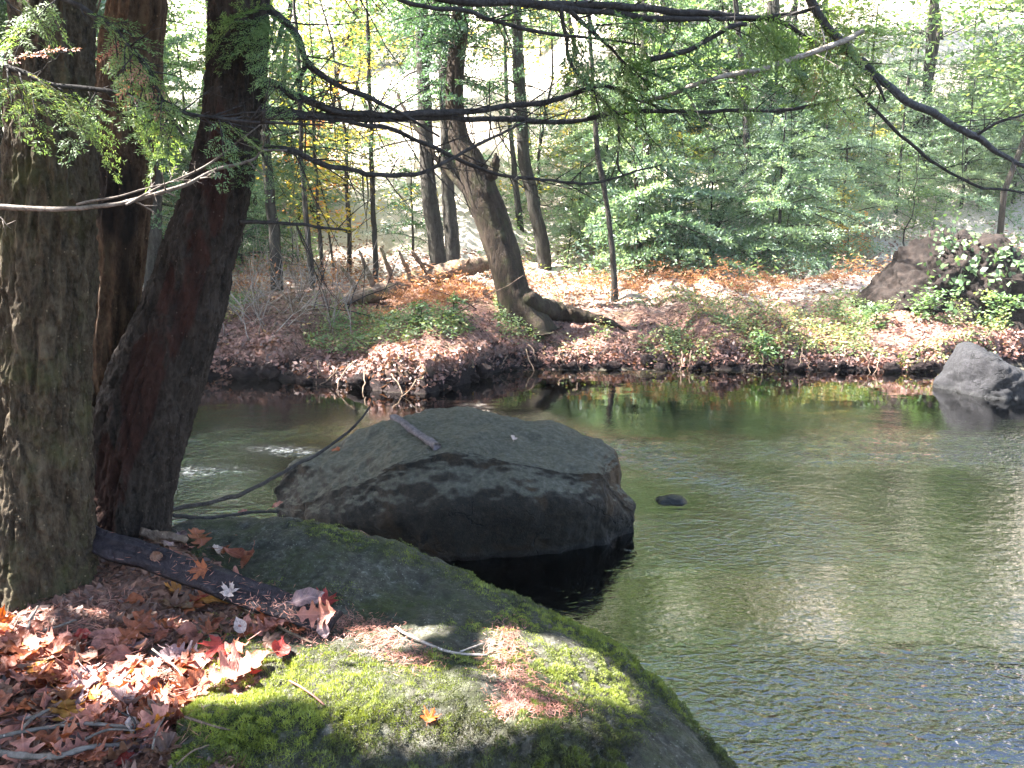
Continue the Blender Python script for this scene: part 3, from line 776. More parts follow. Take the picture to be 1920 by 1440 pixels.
# boughs in front of the trunks
treeF = empty('drooping_bough', at(0, 130, 2.1), 'green hemlock bough drooping across the tops of the trunks', 'branch')
BR['b8'] = br(treeF, [(-90, 108, 2.15, 6), (0, 130, 2.15, 5), (90, 151, 2.15, 5), (200, 172, 2.15, 4.5), (280, 200, 2.16, 4), (370, 222, 2.18, 3.5), (470, 232, 2.2, 3), (600, 238, 2.25, 2)], seed=17, twigs=26, tw_len=(.05, .16))
BR['b8c'] = br(treeF, [(-60, -30, 2.1, 5), (60, -10, 2.1, 5), (190, 40, 2.1, 4.5), (240, 90, 2.1, 4), (290, 160, 2.1, 3), (350, 250, 2.12, 2)], seed=18, twigs=18, tw_len=(.05, .14))
treeG = empty('bare_bough', at(0, 388, 2.2), 'long bare pale bough sagging in front of the trunks', 'branch')
BR['b7'] = br(treeG, [(-80, 380, 2.25, 5.5), (0, 388, 2.25, 5), (120, 391, 2.25, 4.5), (200, 384, 2.26, 4.2), (260, 374, 2.27, 4), (340, 350, 2.3, 3.6), (400, 322, 2.33, 3.2), (470, 302, 2.36, 2.6), (490, 285, 2.37, 2), (540, 280, 2.4, 1.6)], mat='twig_mid', seed=19, twigs=5, tw_len=(.04, .1))
BR['b7b'] = br(treeG, [(245, 378, 2.26, 2.5), (300, 350, 2.27, 2), (380, 315, 2.29, 2), (440, 270, 2.3, 1.6), (500, 225, 2.32, 1.2)], mat='twig_mid', seed=20, twigs=5, tw_len=(.04, .12))
BR['b7c'] = br(treeG, [(140, 386, 2.25, 2.4), (230, 368, 2.24, 2), (300, 350, 2.24, 1.2)], mat='twig_mid', seed=21)


def sprays_on(key, parent, picks, rng, L=(.22, .42), base=.5, mat='needles_near', dirs=None, name='foliage', **kw):
    o, Q = BR[key]; Lv = Leaves(); mb = MB()
    for f in picks:
        i = int(f * (len(Q) - 2)); p = Q[i, :3]; tan = Q[i + 1, :3] - Q[i, :3]; tan /= np.linalg.norm(tan)
        d = (np.array(dirs) if dirs is not None else tan * .7) + rng.normal(0, .38, 3) + np.array([0, 0, -.22])
        ll = rng.uniform(*L); add_spray(Lv, p, d, ll, rng, roll=rng.normal(0, .5), base=base + rng.normal(0, .1), **kw)
        dn = d / np.linalg.norm(d); F = tilt_frame(dn); s = np.linspace(0, 1, 6)[:, None]
        c = p + dn * s * ll * .9 + F[:, 2] * (-.25 * ll * s * s)
        tv, tf = tube(c, np.linspace(.0022, .0007, 6), 4); obj('shoot', tv, tf, M['twig'], o)
    f = Lv.build(name, M[mat], o)
    return f


def _fix_obj_parent():
    pass


rg = np.random.default_rng(77)
MID = dict(tw_sp=.024, bl_sp=.0065, bl=.026, bw=.0095, width=.42, keep=.9)
sprays_on('b8', treeF, list(np.linspace(.1, .8, 14)), rg, (.15, .29), .55, dirs=(.35, .0, -.35))
sprays_on('b8c', treeF, list(np.linspace(.15, .9, 12)), rg, (.13, .27), .6, dirs=(.3, 0, -.45))
sprays_on('b8c', treeF, [.5, .7], rg, (.14, .22), .5, mat='needles_dead', dirs=(.2, 0, -.5), keep=.55)
sprays_on('b8', treeF, [.14], rg, (.14, .2), .5, mat='needles_dead', dirs=(.2, .1, .2), keep=.5)
sprays_on('b4', treeC, [.02, .04, .06, .08, .1, .13, .15, .18, .22], rg, (.3, .5), .55, dirs=(-.35, -.6, -.35))
sprays_on('b6', treeC, [.05, .1, .15, .2, .26, .3], rg, (.2, .36), .45, dirs=(-.3, -.6, -.1), keep=.6)
sprays_on('d1', treeC, [.12, .25, .36, .5], rg, (.25, .42), .3, dirs=(.3, .1, -.25), **MID)
sprays_on('d2', treeC, [.1, .3, .45, .58, .7, .82, .92, .98], rg, (.3, .55), .28, dirs=(.8, .1, -.12), **MID)
sprays_on('b1', treeC, [.78, .84, .9, .96], rg, (.2, .35), .3, dirs=(.5, .1, -.1), **MID)
sprays_on('t1', treeC, [.42, .46, .5, .53, .56, .6, .62, .65], rg, (.3, .55), .3, dirs=(.4, .1, -.5), **MID)
sprays_on('t1c', treeC, [.3, .4, .5, .6, .7, .8, .9, .98], rg, (.3, .5), .35, dirs=(.5, .1, -.25), **MID)
sprays_on('w1', treeC, [.4, .65, .9], rg, (.25, .4), .35, dirs=(.2, .1, -.5), **MID)
sprays_on('t3', treeD, [.1, .14, .18, .22, .26, .3, .33], rg, (.4, .7), .75, dirs=(.9, .2, .35), **MID)
# ------------------------------------------------------------------ crowns of the near trees (above the picture): they shade the bank, gaps cut to place sun patches
PATCH = []
for px, py, rr in [(430, 1290, .11), (530, 1275, .10), (630, 1270, .09), (720, 1265, .09), (790, 1310, .08), (860, 1290, .07), (880, 1350, .06), (690, 1340, .05), (1000, 1340, .05), (1060, 1230, .09), (960, 1290, .07), (640, 1215, .05), (300, 1275, .085), (215, 1300, .06), (1010, 1235, .11), (1080, 1275, .10), (975, 1200, .06), (1120, 1330, .05), (770, 1190, .06), (500, 1235, .05),
                   (425, 1110, .035), (560, 1155, .05), (25, 1165, .06), (805, 1352, .035), (700, 1250, .05), (100, 1240, .04)]:
    p, n = hit(px, py)
    PATCH.append((p, rr))
for px, py, Y, rr in [(45, 930, 2.55, .07), (40, 760, 2.55, .06), (30, 560, 2.55, .03), (235, 620, 3.0, .05), (195, 930, 2.95, .04)]:
    PATCH.append((at(px, py, Y), rr))


for kk, rr_ in (('w1', .13), ('b2', .07)):
    for q_ in BR[kk][1][(4 if kk == 'w1' else 30)::3, :3]: PATCH.append((q_, rr_))


def shade_gaps(C):
    k = np.ones(len(C), bool)
    for p, rr in PATCH:
        v = C - p; s = v @ SUN; dist = np.linalg.norm(v - s[:, None] * SUN, axis=1)
        k &= dist > rr + .055
    return k


def crown(parent, base, seed, nb, zr, azr, Lr, up=.12):
    rng = np.random.default_rng(seed); Lv = Leaves(); mb = MB(); LF = []
    for i in range(nb):
        z = rng.uniform(*zr); az = R(rng.uniform(*azr)); L = rng.uniform(*Lr)
        o = np.array([base[0] + .02 * z, base[1] + .06 * z, z]); d = np.array([math.cos(az), math.sin(az), up * rng.uniform(.3, 1.5)])
        add_spray(Lv, o, d, L, rng, near=False, base=.45, tw_sp=.10, bl_sp=.055, bl=.17, bw=.055, width=.36, keep=.9, droop=.12)
        s = np.linspace(0, 1, 7)[:, None]; dn = d / np.linalg.norm(d); c = o + dn * s * L * .95 + np.array([0, 0, -1.]) * .12 * L * s * s
        tv, tf = tube(c, np.linspace(.028, .006, 7), 5); mb.add(tv, tf); LF.append(tf)

    def ok(Cn):
        y = np.maximum(Cn[:, 1], .01)
        return shade_gaps(Cn) & ((Cn[:, 2] > CAMH + .36 * y + .35) | (np.abs(Cn[:, 0]) > .75 * y + .8))
    Lv.filt(ok)
    c = Lv.build('crown', M['needles_far'], parent)
    for V, F in zip(mb.V, LF): obj('limb', V, F, M['bark_far'], parent)


crown(treeA, (-1.62, 2.75), 201, 58, (3.6, 7.2), (95, 265), (3.0, 6.5))
crown(treeC, (-1.1, 3.1), 202, 38, (3.7, 7.5), (60, 300), (2.6, 5.0))
crown(treeC, (-1.1, 3.1), 203, 44, (4.6, 7.6), (105, 160), (4.0, 7.0))

# ------------------------------------------------------------------ trees across the stream
def bg_branch(Lv, mb, o, az, L, rng, rise, droop, base, **kw):
    d = np.array([math.cos(az), math.sin(az), rise])
    add_spray(Lv, o, d, L, rng, near=False, base=base, droop=droop, roll=rng.normal(0, .5), **kw)
    if mb is not None:
        dn = d / np.linalg.norm(d); s = np.linspace(0, 1, 5)[:, None]
        F = tilt_frame(dn); c = o + dn * s * L * .9 + F[:, 2] * (-droop * L * s * s)
        tv, tf = tube(c, np.linspace(.006 + .008 * L, .004, 5), 4); mb.add(tv, tf)


def hemlock(name, label, group, base, path, H, z0, Lmax, nb, seed, mat='needles_far', bark='bark_far', kw=None, lean=(0, 0), shape=.8, droop=.3, cat='tree', sector=None, rise=.12):
    """path: (px,py,Y,r) trunk points in the picture or None for a plain straight stem"""
    rng = np.random.default_rng(seed); kw = kw or {}
    o = empty(name, base, label, cat, group)
    b = np.array(base)
    if path is None:
        rb = .012 + .011 * H
        C = b + np.stack([np.linspace(0, lean[0], 9), np.linspace(0, lean[1], 9), np.linspace(-.15, H, 9)], 1)
        C[:, :2] += np.cumsum(rng.normal(0, .015 * H ** .5, (9, 2)), 0) * .3
        rr = np.linspace(rb, .012, 9)
    else:
        P = np.array([np.append(at(x, y, Y), 0) for x, y, Y, r in path])
        for i in range(len(P)): P[i, 3] = scale_at(P[i, :3]) * path[i][3]
        dirn = P[-1, :3] - P[-2, :3]; dirn /= np.linalg.norm(dirn); dirn = dirn * .3 + np.array([0, 0, .7]); 
        z1 = P[-1, 2]
        if b[2] + H > z1 + .5:
            ext = np.array([[*(P[-1, :3] + dirn / dirn[2] * s * (b[2] + H - z1)), P[-1, 3] * (1 - .8 * s)] for s in (.35, .7, 1)]); P = np.vstack([P, ext])
        Q = catmull(P, max(14, 5 * len(P))); C, rr = Q[:, :3], Q[:, 3]
    C = C + .02 * np.stack([fbm(C * 2, seed, 2), fbm(C * 2, seed + 1, 2), 0 * C[:, 0]], 1)
    tv, tf = tube(C, rr, 10, .12, seed)
    mb = MB(); mb.add(tv, tf); Lv = Leaves()
    zs = np.sort(rng.uniform(z0, H * .98, nb)); az = rng.random() * 6
    for z in zs:
        az += 2.4 + rng.normal(0, .4)
        a = az if sector is None else R(rng.uniform(*sector))
        u = (z - z0) / max(H - z0, .1); L = Lmax * (1 - u) ** shape * rng.uniform(.6, 1.1) + .2
        k = np.argmin(np.abs(C[:, 2] - (b[2] + z))); 
        bg_branch(Lv, mb, C[k], a, L, rng, rise * rng.uniform(-.4, 1.6), droop * rng.uniform(.6, 1.3), .45 + rng.normal(0, .14), **kw)
    V, F, _ = mb.get(); obj('trunk', V, F, M[bark], o)
    if nb: Lv.build('crown', M[mat], o)
    return o


def broad(name, label, group, base, H, rad, n, seed, mat, path=None, z0=.35, leaf=.075, bark='bark_far', layers=1.0, cat='tree', scat=.16):
    """small broad-leaved tree: forking stems, leaves in loose layers"""
    rng = np.random.default_rng(seed); o = empty(name, base, label, cat, group); b = np.array(base); mb = MB(); Lv = Leaves()
    if path:
        P = np.array([np.append(at(x, y, Y), 0) for x, y, Y, r in path])
        for i in range(len(P)): P[i, 3] = scale_at(P[i, :3]) * path[i][3]
        Q = catmull(P, 5 * len(P)); C, rr = Q[:, :3], Q[:, 3]
    else:
        C = b + np.stack([np.cumsum(rng.normal(0, .03 * H, 9)) * .6, np.cumsum(rng.normal(0, .03 * H, 9)) * .6, np.linspace(-.1, H, 9)], 1); rr = np.linspace(.008 + .006 * H, .006, 9)
        C[0, :2] = b[:2]
    tv, tf = tube(C, rr, 7, .1, seed); mb.add(tv, tf)
    for i in range(n):
        k = rng.integers(int(len(C) * z0), len(C)); az = rng.random() * 6.283; L = rad * rng.uniform(.4, 1.1) * (1 - .5 * k / len(C))
        d = np.array([math.cos(az), math.sin(az), rng.uniform(.0, .7)]); s = np.linspace(0, 1, 6)[:, None]
        c = C[k] + d * s * L + np.cumsum(rng.normal(0, .05 * L, (6, 3)), 0) * s
        tv, tf = tube(c, np.linspace(.004 + .004 * L, .002, 6), 4); mb.add(tv, tf)
        m = int(55 * L * layers) + 6; f = rng.uniform(.25, 1.05, m)
        P = np.stack([np.interp(f, s[:, 0], c[:, j]) for j in range(3)], 1) + rng.normal(0, scat * L + .03, (m, 3)) * np.array([1, 1, .35])
        B = rng.normal(0, 1, (m, 3)) * np.array([1, 1, .35]); B /= np.linalg.norm(B, axis=1)[:, None]
        N = np.stack([rng.normal(0, .5, m), rng.normal(0, .5, m), np.ones(m)], 1)
        Lv.add(quads(P, B, leaf * rng.uniform(.6, 1.2, m), leaf * .62 * rng.uniform(.7, 1.1, m), N), .5 + rng.normal(0, .18) + rng.normal(0, .18, m))
    V, F, _ = mb.get(); obj('trunk', V, F, M[bark], o)
    Lv.build('crown', M[mat], o); return o


def gnd(px, py):
    p, n = hit(px, py, (gbvh,)); return p


# the bent tree
gB = gnd(980, 606); YB = gB[1]
bent = empty('bent_tree', gB, 'bent brown tree rising from the far bank with a broken snag on its trunk', 'tree')
V, F, th, L, C, E1, E2 = trunk([(984, 622, YB, 50), (982, 604, YB, 42), (966, 560, YB, 33), (950, 500, YB + .05, 31), (932, 440, YB + .1, 31), (906, 370, YB + .15, 31), (882, 305, YB + .2, 27), (862, 265, YB + .22, 20), (852, 205, YB + .25, 17), (855, 120, YB + .3, 17), (862, 40, YB + .3, 16), (868, -60, YB + .35, 15), (866, -250, YB + .5, 13), (868, -500, YB + .7, 9)], 260, 60, 23, .012, 14, .16, flare=.35, lobes=4)
obj('trunk', V, F, M['bark_bent'], bent)
V, F, Q = limb([(968, 552, YB - .1, 20), (995, 574, YB - .12, 22)] + [(x_, y_ - .5 * r_, float(gnd(x_, y_ + .35 * r_)[1]), r_) for x_, y_, r_ in ((1035, 592, 18), (1078, 598, 14), (1118, 604, 10), (1150, 612, 6), (1178, 622, 2))], nu=18, n=50, wob=.35, seed=24); obj('root', V, F, M['bark_bent'], bent)
V, F, Q = limb([(905, 345, YB + .1, 12), (922, 325, YB + .05, 11), (929, 300, YB, 7), (930, 287, YB, 2)], nu=9, wob=.5, seed=25); obj('stub', V, F, M['bark_bent'], bent)
V, F, Q = limb([(940, 450, YB + .1, 7), (905, 395, YB + .4, 7), (860, 345, YB + .6, 6), (820, 300, YB + .8, 5), (780, 240, YB + 1, 4), (740, 170, YB + 1.2, 3)], nu=6, seed=26); obj('branch', V, F, M['bark_bent'], bent)
Lv = Leaves(); rb_ = np.random.default_rng(301)
for i in range(70):
    k = rb_.integers(int(len(C) * .62), len(C)); mb = MB()
    bg_branch(Lv, mb, C[k], rb_.random() * 6.28, rb_.uniform(.5, 1.5) * (1 + 1.2 * (C[k, 2] > 5.6)), rb_, .1, .3, .42 + rb_.normal(0, .12)); V, F, _ = mb.get(); obj('limb', V, F, M['bark_far'], bent)  # boughs above the view lengthened to shade the far bank
Lv.build('crown', M['needles_far'], bent)

# stems one can tell apart: (label, base px, base py, path above the base, H, z0, Lmax, nb)
STEMS = [
    ('slim dark hemlock stem beside the leaning trunk, far across the stream', [(522, 545, 12), (515, 470, 11), (508, 380, 10), (500, 300, 9), (492, 150, 8), (488, 0, 8)], 9, 2.6, 2.0, 26),
    ('thin black pole-like stem standing in front of the white glare', [(704, 535, 6), (702, 450, 5), (698, 340, 5), (694, 220, 4), (690, 80, 4)], 6, 3.4, 1.2, 12),
    ('dark hemlock stem, the left one of a close pair behind the fallen log', [(826, 522, 16), (818, 460, 16), (808, 380, 15), (800, 290, 14), (794, 150, 13), (790, -20, 12)], 11, 2.2, 2.4, 32),
    ('dark hemlock stem, the right one of a close pair behind the fallen log', [(852, 515, 14), (848, 450, 14), (842, 380, 13), (838, 280, 12), (832, 100, 11)], 10, 3.2, 2.0, 22),
    ('greyish leaning stem just beyond the bent tree', [(1022, 505, 14), (1012, 430, 13), (998, 370, 12), (984, 300, 12), (976, 200, 11), (970, 60, 10)], 11, 3.4, 2.2, 24),
    ('very thin dark stem between the bent tree and the greyish leaning stem', [(976, 430, 7), (970, 370, 6), (962, 300, 5), (950, 180, 4)], 7, 3.2, 1.2, 12),
    ('dark straight trunk standing high on the sunlit slope', [(1458, 292, 15), (1457, 240, 14), (1456, 180, 14), (1450, 60, 12)], 10, 2.0, 2.4, 26),
    ('short dark trunk with dead twigs on the sunlit slope', [(1258, 300, 12), (1254, 250, 11), (1250, 190, 10), (1246, 80, 9)], 8, 1.6, 2.0, 18),
    ('slender dark sapling stem on the bank right of the bent tree', [(1152, 566, 7), (1150, 500, 6), (1145, 430, 5), (1132, 350, 5), (1120, 280, 5), (1108, 120, 4), (1104, -60, 4)], 10, 5.7, 2.8, 80),  # unseen crown raised and thickened to shade the root mound
    ('thin stem behind the orange sapling', [(588, 540, 6), (580, 480, 6), (572, 400, 5), (566, 300, 4), (560, 150, 4)], 7, 2.6, 1.5, 16),
    ('thin stem just left of the thin black pole-like stem', [(606, 530, 4), (600, 450, 4), (594, 380, 3), (590, 250, 3)], 6, 2.6, 1.1, 10),
    ('dark trunk between the hollow trunk and the leaning trunk, far across the stream', [(283, 560, 14), (290, 450, 13), (292, 300, 12), (294, 100, 11)], 9, 1.4, 2.2, 30),
    ('narrow grey trunk high on the slope beside the short dark trunk', [(1215, 310, 8), (1212, 240, 8), (1210, 150, 7), (1208, 40, 7)], 9, 1.5, 1.6, 16),
    ('narrow dark trunk on the slope right of the dark straight trunk', [(1488, 270, 7), (1490, 200, 6), (1488, 120, 6)], 7, 1.5, 1.6, 14),
    ('grey trunk on the slope above the root mound', [(1735, 300, 9), (1738, 180, 8), (1745, 60, 8)], 8, 1.8, 1.8, 16),
]
for i, (lab, pts, H, z0, Lm, nb) in enumerate(STEMS):
    g = gnd(pts[0][0], pts[0][1]); Y = g[1]
    path = [(pts[0][0], pts[0][1] + 6, Y, pts[0][2] * 1.25)] + [(x, y, Y + .02 * j, r) for j, (x, y, r) in enumerate(pts)]
    hemlock('hemlock_tree', lab, None, g, path, H, z0, Lm, int(nb * .65), 400 + i, kw=dict(keep=.72))

# bushy understory hemlocks: (px, py of the foot, H, Lmax, nb, label)
UNDER = [
    (1455, 492, 3.6, 2.3, 46, 'broad dark green young hemlock with drooping tiers at the foot of the sunlit slope'),
    (1575, 470, 3.4, 2.1, 40, 'young hemlock between the broad dark green one and the bright ground beside the root mound'),
    (1330, 492, 2.6, 1.6, 34, 'low bushy young hemlock left of the broad dark green one'),
    (1245, 470, 2.8, 1.4, 30, 'feathery young hemlock right of the slender sapling stem'),
    (1085, 470, 2.2, 1.3, 26, 'small bluish young hemlock right of the greyish leaning stem'),
    (1385, 400, 3.6, 1.9, 36, 'sunlit young hemlock below the dark straight trunk'),
    (1540, 385, 3.8, 2.0, 36, 'sunlit young hemlock above the broad dark green one'),
    (1680, 400, 3.6, 2.0, 34, 'pale sunlit young hemlock above the root mound'),
    (1800, 390, 3.4, 2.0, 32, 'bright young hemlock behind the root mound at the end of the grey bough'),
    (1900, 380, 4.0, 2.2, 34, 'bright young hemlock at the edge of view behind the root mound'),
    (1620, 300, 3.6, 2.0, 30, 'sunlit hemlock high on the slope under the grey bough'),
    (1850, 250, 3.6, 2.0, 30, 'sunlit hemlock high on the slope above the grey bough'),
    (1120, 400, 3.4, 1.5, 26, 'pale young hemlock behind the slender sapling stem'),
    (775, 480, 2.2, 1.2, 22, 'bluish drooping young hemlock behind the dead sticks'),
    (455, 500, 3.2, 1.6, 30, 'young hemlock peeping past the right edge of the leaning trunk'),
    (300, 520, 3.8, 1.8, 34, 'young hemlock seen between the dead trunk and the leaning trunk'),
    (1010, 400, 3.0, 1.4, 24, 'young hemlock behind the greyish leaning stem'),
]
rng_u = np.random.default_rng(23)
for i, (px, py, H, Lm, nb, lab) in enumerate(UNDER):
    g = gnd(px, py)
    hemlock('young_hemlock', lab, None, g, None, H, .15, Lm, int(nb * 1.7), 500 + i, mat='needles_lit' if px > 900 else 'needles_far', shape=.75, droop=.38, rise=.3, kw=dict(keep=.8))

for i in range(16):
    px, py = 1040 + 880 * (i + rng_u.random()) / 16, rng_u.uniform(190, 340)
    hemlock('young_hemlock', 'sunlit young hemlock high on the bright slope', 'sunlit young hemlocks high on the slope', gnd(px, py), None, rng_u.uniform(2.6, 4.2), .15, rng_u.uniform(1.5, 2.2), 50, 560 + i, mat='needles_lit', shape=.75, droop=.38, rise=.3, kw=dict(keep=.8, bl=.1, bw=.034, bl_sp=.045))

# broad-leaved saplings
BROAD = [
    (625, 500, 3.4, 1.1, 20, 'leaf_orange', .085, 'orange-leaved sapling behind the dead sticks'),
    (545, 515, 1.8, .9, 16, 'leaf_green', .08, 'yellow-green sapling beside the slim dark hemlock stem'),
    (1205, 505, 2.4, 1.0, 16, 'leaf_green', .08, 'yellow-green sapling right of the slender dark sapling stem'),
    (1290, 440, 3.2, 1.1, 18, 'leaf_yellow', .08, 'yellow sapling at the foot of the slope'),
    (1700, 470, 2.4, 1.2, 16, 'leaf_green', .09, 'yellow-green sapling behind the root mound'),
    (1590, 500, 1.3, .8, 14, 'leaf_orange', .07, 'low russet bush beside the bright ground'),
    (1060, 500, 1.6, .8, 12, 'leaf_green', .07, 'green bush behind the root of the bent tree'),
    (1880, 330, 3.6, 1.4, 20, 'leaf_green', .09, 'yellow-green sapling high above the root mound'),
]
for i, (px, py, H, rad, n, mt, lf, lab) in enumerate(BROAD):
    broad('sapling', lab, None, gnd(px, py), H, rad, n, 600 + i, mt, leaf=lf, cat='sapling', z0=.25)
gs_ = np.random.default_rng(91)
for i in range(34):
    px, py = gs_.uniform(1020, 1940), gs_.uniform(300, 490)
    if 1590 < px < 1700 and py > 440: continue
    k = gs_.choice(3, p=[.55, .2, .25]); mt = ('leaf_green', 'leaf_yellow', 'leaf_pale')[k]
    broad('shrub', ('yellow-green leafy shrub on the sunlit slope', 'yellow leafy shrub on the sunlit slope', 'pale green leafy shrub on the sunlit slope')[k], ('yellow-green', 'yellow', 'pale green')[k] + ' shrubs on the sunlit slope', gnd(px, py), gs_.uniform(.9, 2.2), gs_.uniform(.6, 1.1), 20, 1600 + i, mt, leaf=gs_.uniform(.05, .075), z0=.1, cat='shrub', layers=2.0)
# taller yellowing trees behind
for i, (px, py, H, rad, n, mt, lab) in enumerate([
    (655, 520, 8, 2.4, 46, 'leaf_yellow', 'tall yellowing tree behind the branches of the leaning trunk'),
    (1000, 420, 8, 1.8, 26, 'leaf_yellow', 'yellowing tree behind the bent tree'),
    (560, 440, 9, 2.2, 36, 'leaf_green', 'tall green broad-leaved tree seen right of the leaning trunk'),
    (1350, 300, 7, 2.0, 26, 'leaf_green', 'green broad-leaved tree on the sunlit slope')]):
    broad('broadleaf_tree', lab, None, gnd(px, py), H, rad, n, 640 + i, mt, leaf=.11, z0=.2)

# unseen tall trees added on the far bank, left of view, to shade it
hz_ = np.random.default_rng(17)
pt_ = hemlock('hemlock_tree', 'unseen tall hemlock added past the left edge of view to shade the far bank', 'added shade hemlocks beside the far bank', (-9.6, 12.2, float(ground_z(-9.6, 12.2))), None, 14, 4.2, 4.4, 90, 790, kw=dict(keep=.75, bl=.13, bw=.045, bl_sp=.05, tw_sp=.09))
for x, y in [(-11.5, 14.2), (-12.8, 11.6), (-14.5, 13.4), (-10.6, 16.5)]:
    o = copy_tree(pt_); o.location = (x, y, float(ground_z(x, y)) - .1); o.rotation_euler.z = hz_.random() * 6; s = hz_.uniform(.85, 1.1); o.scale = (s, s, s)
# the rest of the wood: a few built, then copied
protos = []
for i, (H, z0, Lm, nb) in enumerate([(13, 1.6, 2.8, 80), (11, 1.0, 2.5, 76), (15, 3.0, 3.0, 76), (5, .3, 2.2, 80)]):
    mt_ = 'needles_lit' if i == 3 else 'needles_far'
    o = hemlock('hemlock_tree', 'hemlock in the far wood', 'hemlocks of the far wood', (0, 0, 0), None, H, z0, Lm, nb, 700 + i, mat=mt_, kw=dict(keep=.75, bl=.11, bw=.04, bl_sp=.045), lean=(.2, .1)); protos.append(o)
rw = np.random.default_rng(5); spots = []; used = [False] * 4
for row, (d0, n, xa, xb) in enumerate([(19, 13, -14, 14), (23, 14, -18, 19), (28, 16, -24, 26), (34, 16, -30, 34), (42, 18, -38, 42)]):
    for k in range(n):
        x = xa + (xb - xa) * (k + rw.random()) / n; y = d0 + rw.uniform(-1.5, 1.5)
        right = x > y * .02
        if d0 < 37 and rw.random() < (.7 if right else .5): continue
        p_tall = (0 if -9 < x < 14 else .4) if d0 < 33 else .2
        pxs = 960 + FPX * x / (y * cp)
        if (600 < pxs < 900 or 1590 < pxs < 1720) and y < 40: continue
        j = int(rw.integers(0, 3)) if rw.random() < p_tall else 3
        spots.append((x, y, j))
LAB = ['tall hemlock of the far wood with a full crown', 'middling hemlock of the far wood with low boughs', 'very tall bare-stemmed hemlock of the far wood', 'young hemlock of the far wood with boughs to the ground']
for x, y, j in spots:
    o = protos[j] if not used[j] else copy_tree(protos[j]); used[j] = True
    o.location = (x, y, float(ground_z(x, y)) - .1); o.rotation_euler.z = rw.random() * 6.28; s = rw.uniform(.8, 1.2); o.scale = (s, s, s)
    o['label'] = LAB[j]; o['group'] = ['tall hemlocks', 'middling hemlocks', 'bare-stemmed hemlocks', 'young hemlocks'][j] + ' of the far wood'

def remove_tree(o):
    for ch in list(o.children): remove_tree(ch)
    bpy.data.objects.remove(o)


for j, o in enumerate(protos):
    if not used[j]: remove_tree(o)

# tall thinly leaved broadleaf trees on the slope (their tops show in the water)
bp = []
for i, (mt, lab) in enumerate([('leaf_yellow', 'tall thin-crowned yellowing tree on the far slope'), ('leaf_green', 'tall thin-crowned green tree on the far slope')]):
    bp.append(broad('broadleaf_tree', lab, ('yellowing', 'green')[i] + ' broadleaf trees of the far slope', (0, 0, 0), 15, 4.2, 90, 680 + i, mt, leaf=.2, z0=.3, scat=.22, layers=.42))
ub = [False, False]; rb2_ = np.random.default_rng(8)
for row, (y0, n) in enumerate([(21, 6), (26, 7), (33, 8)]):
    for k in range(n):
        x = -12 + 30 * (k + rb2_.random()) / n; y = y0 + rb2_.uniform(-1.2, 1.8); j = int(rb2_.random() < .62)
        o = bp[j] if not ub[j] else copy_tree(bp[j]); ub[j] = True
        o.location = (x, y, float(ground_z(x, y)) - .1); o.rotation_euler.z = rb2_.random() * 6.28; sc_ = rb2_.uniform(.85, 1.2); o.scale = (sc_,) * 3
for j, o in enumerate(bp):
    if not ub[j]: remove_tree(o)
# ------------------------------------------------------------------ leaves
def shape_strip(prof, n=26):
    x = np.linspace(0, 1, n); w = np.interp(x, *zip(*prof)); y = np.array([-1, -.5, 0, .5, 1])
    X = np.repeat(x[:, None], 5, 1) - .5; Y = w[:, None] * y[None]
    return X, Y, grid_faces(n, 5)


def shape_polar(prof, rings=4):
    a = np.array([p[0] for p in prof], float); r = np.array([p[1] for p in prof], float)
    th = np.concatenate([-a[::-1][:-1], a]); rr = np.concatenate([r[::-1][:-1], r])
    n = len(th); X, Y = [], []
    for k in np.linspace(1, 0.04, rings): X.append(rr * k * np.cos(np.radians(th))); Y.append(rr * k * np.sin(np.radians(th)))
    return np.array(X) * .62, np.array(Y) * .62, grid_faces(rings, n)


OAK = [(0, .012), (.1, .012), (.14, .05), (.2, .16), (.24, .19), (.28, .09), (.33, .08), (.4, .27), (.44, .31), (.48, .13), (.53, .12), (.6, .33), (.65, .34), (.69, .14), (.74, .13), (.8, .26), (.84, .25), (.88, .1), (.93, .08), (1, .0)]
BEECH = [(0, .012), (.08, .012), (.12, .06), (.25, .2), (.42, .27), (.6, .25), (.78, .16), (.92, .05), (1, 0)]
CHEST = [(0, .01), (.1, .01), (.13, .05), (.3, .15), (.5, .18), (.7, .15), (.88, .07), (1, 0)]
MAPLE = [(0, 1), (5, .8), (9, .78), (12, .84), (18, .5), (26, .42), (33, .62), (40, .7), (46, .98), (51, .72), (57, .68), (62, .74), (70, .42), (80, .38), (90, .5), (100, .66), (108, .5), (118, .4), (135, .36), (155, .3), (172, .2), (180, .1)]


def leaf_mesh(name, kind, seed, curl=1.0, stalk=True):
    g = np.random.default_rng(seed)
    X, Y, F = {'oak': lambda: shape_strip(OAK, 41), 'beech': lambda: shape_strip(BEECH), 'chest': lambda: shape_strip(CHEST), 'maple': lambda: shape_polar(MAPLE)}[kind]()
    cx, cy, fold, tw = g.uniform(-.5, .9) * curl, g.uniform(-.6, 1.6) * curl, g.uniform(0, .35) * curl, g.normal(0, .5) * curl
    Z = cx * X * X + cy * Y * Y + fold * np.abs(Y) + tw * X * Y
    Z = Z + .06 * curl * fbm2(X * 4, Y * 4 + seed, seed, 3) + .02 * fbm2(X * 14, Y * 14, seed + 2, 2)
    Z -= Z.min() * .6
    V = np.stack([X, Y, Z], -1).reshape(-1, 3)
    mb = MB(); mb.add(V, F)
    if stalk:
        s = np.linspace(0, 1, 6); x0 = X.min() if kind != 'maple' else -.05
        c = np.stack([x0 - .32 * s, .1 * s * s * g.normal(), Z.mean() * (1 - s) + .1 * s * g.random()], 1)
        mb.add(*tube(c, np.linspace(.012, .008, 6), 4))
    V, F, _ = mb.get(); me = mesh_np(name, V, F, True); return me


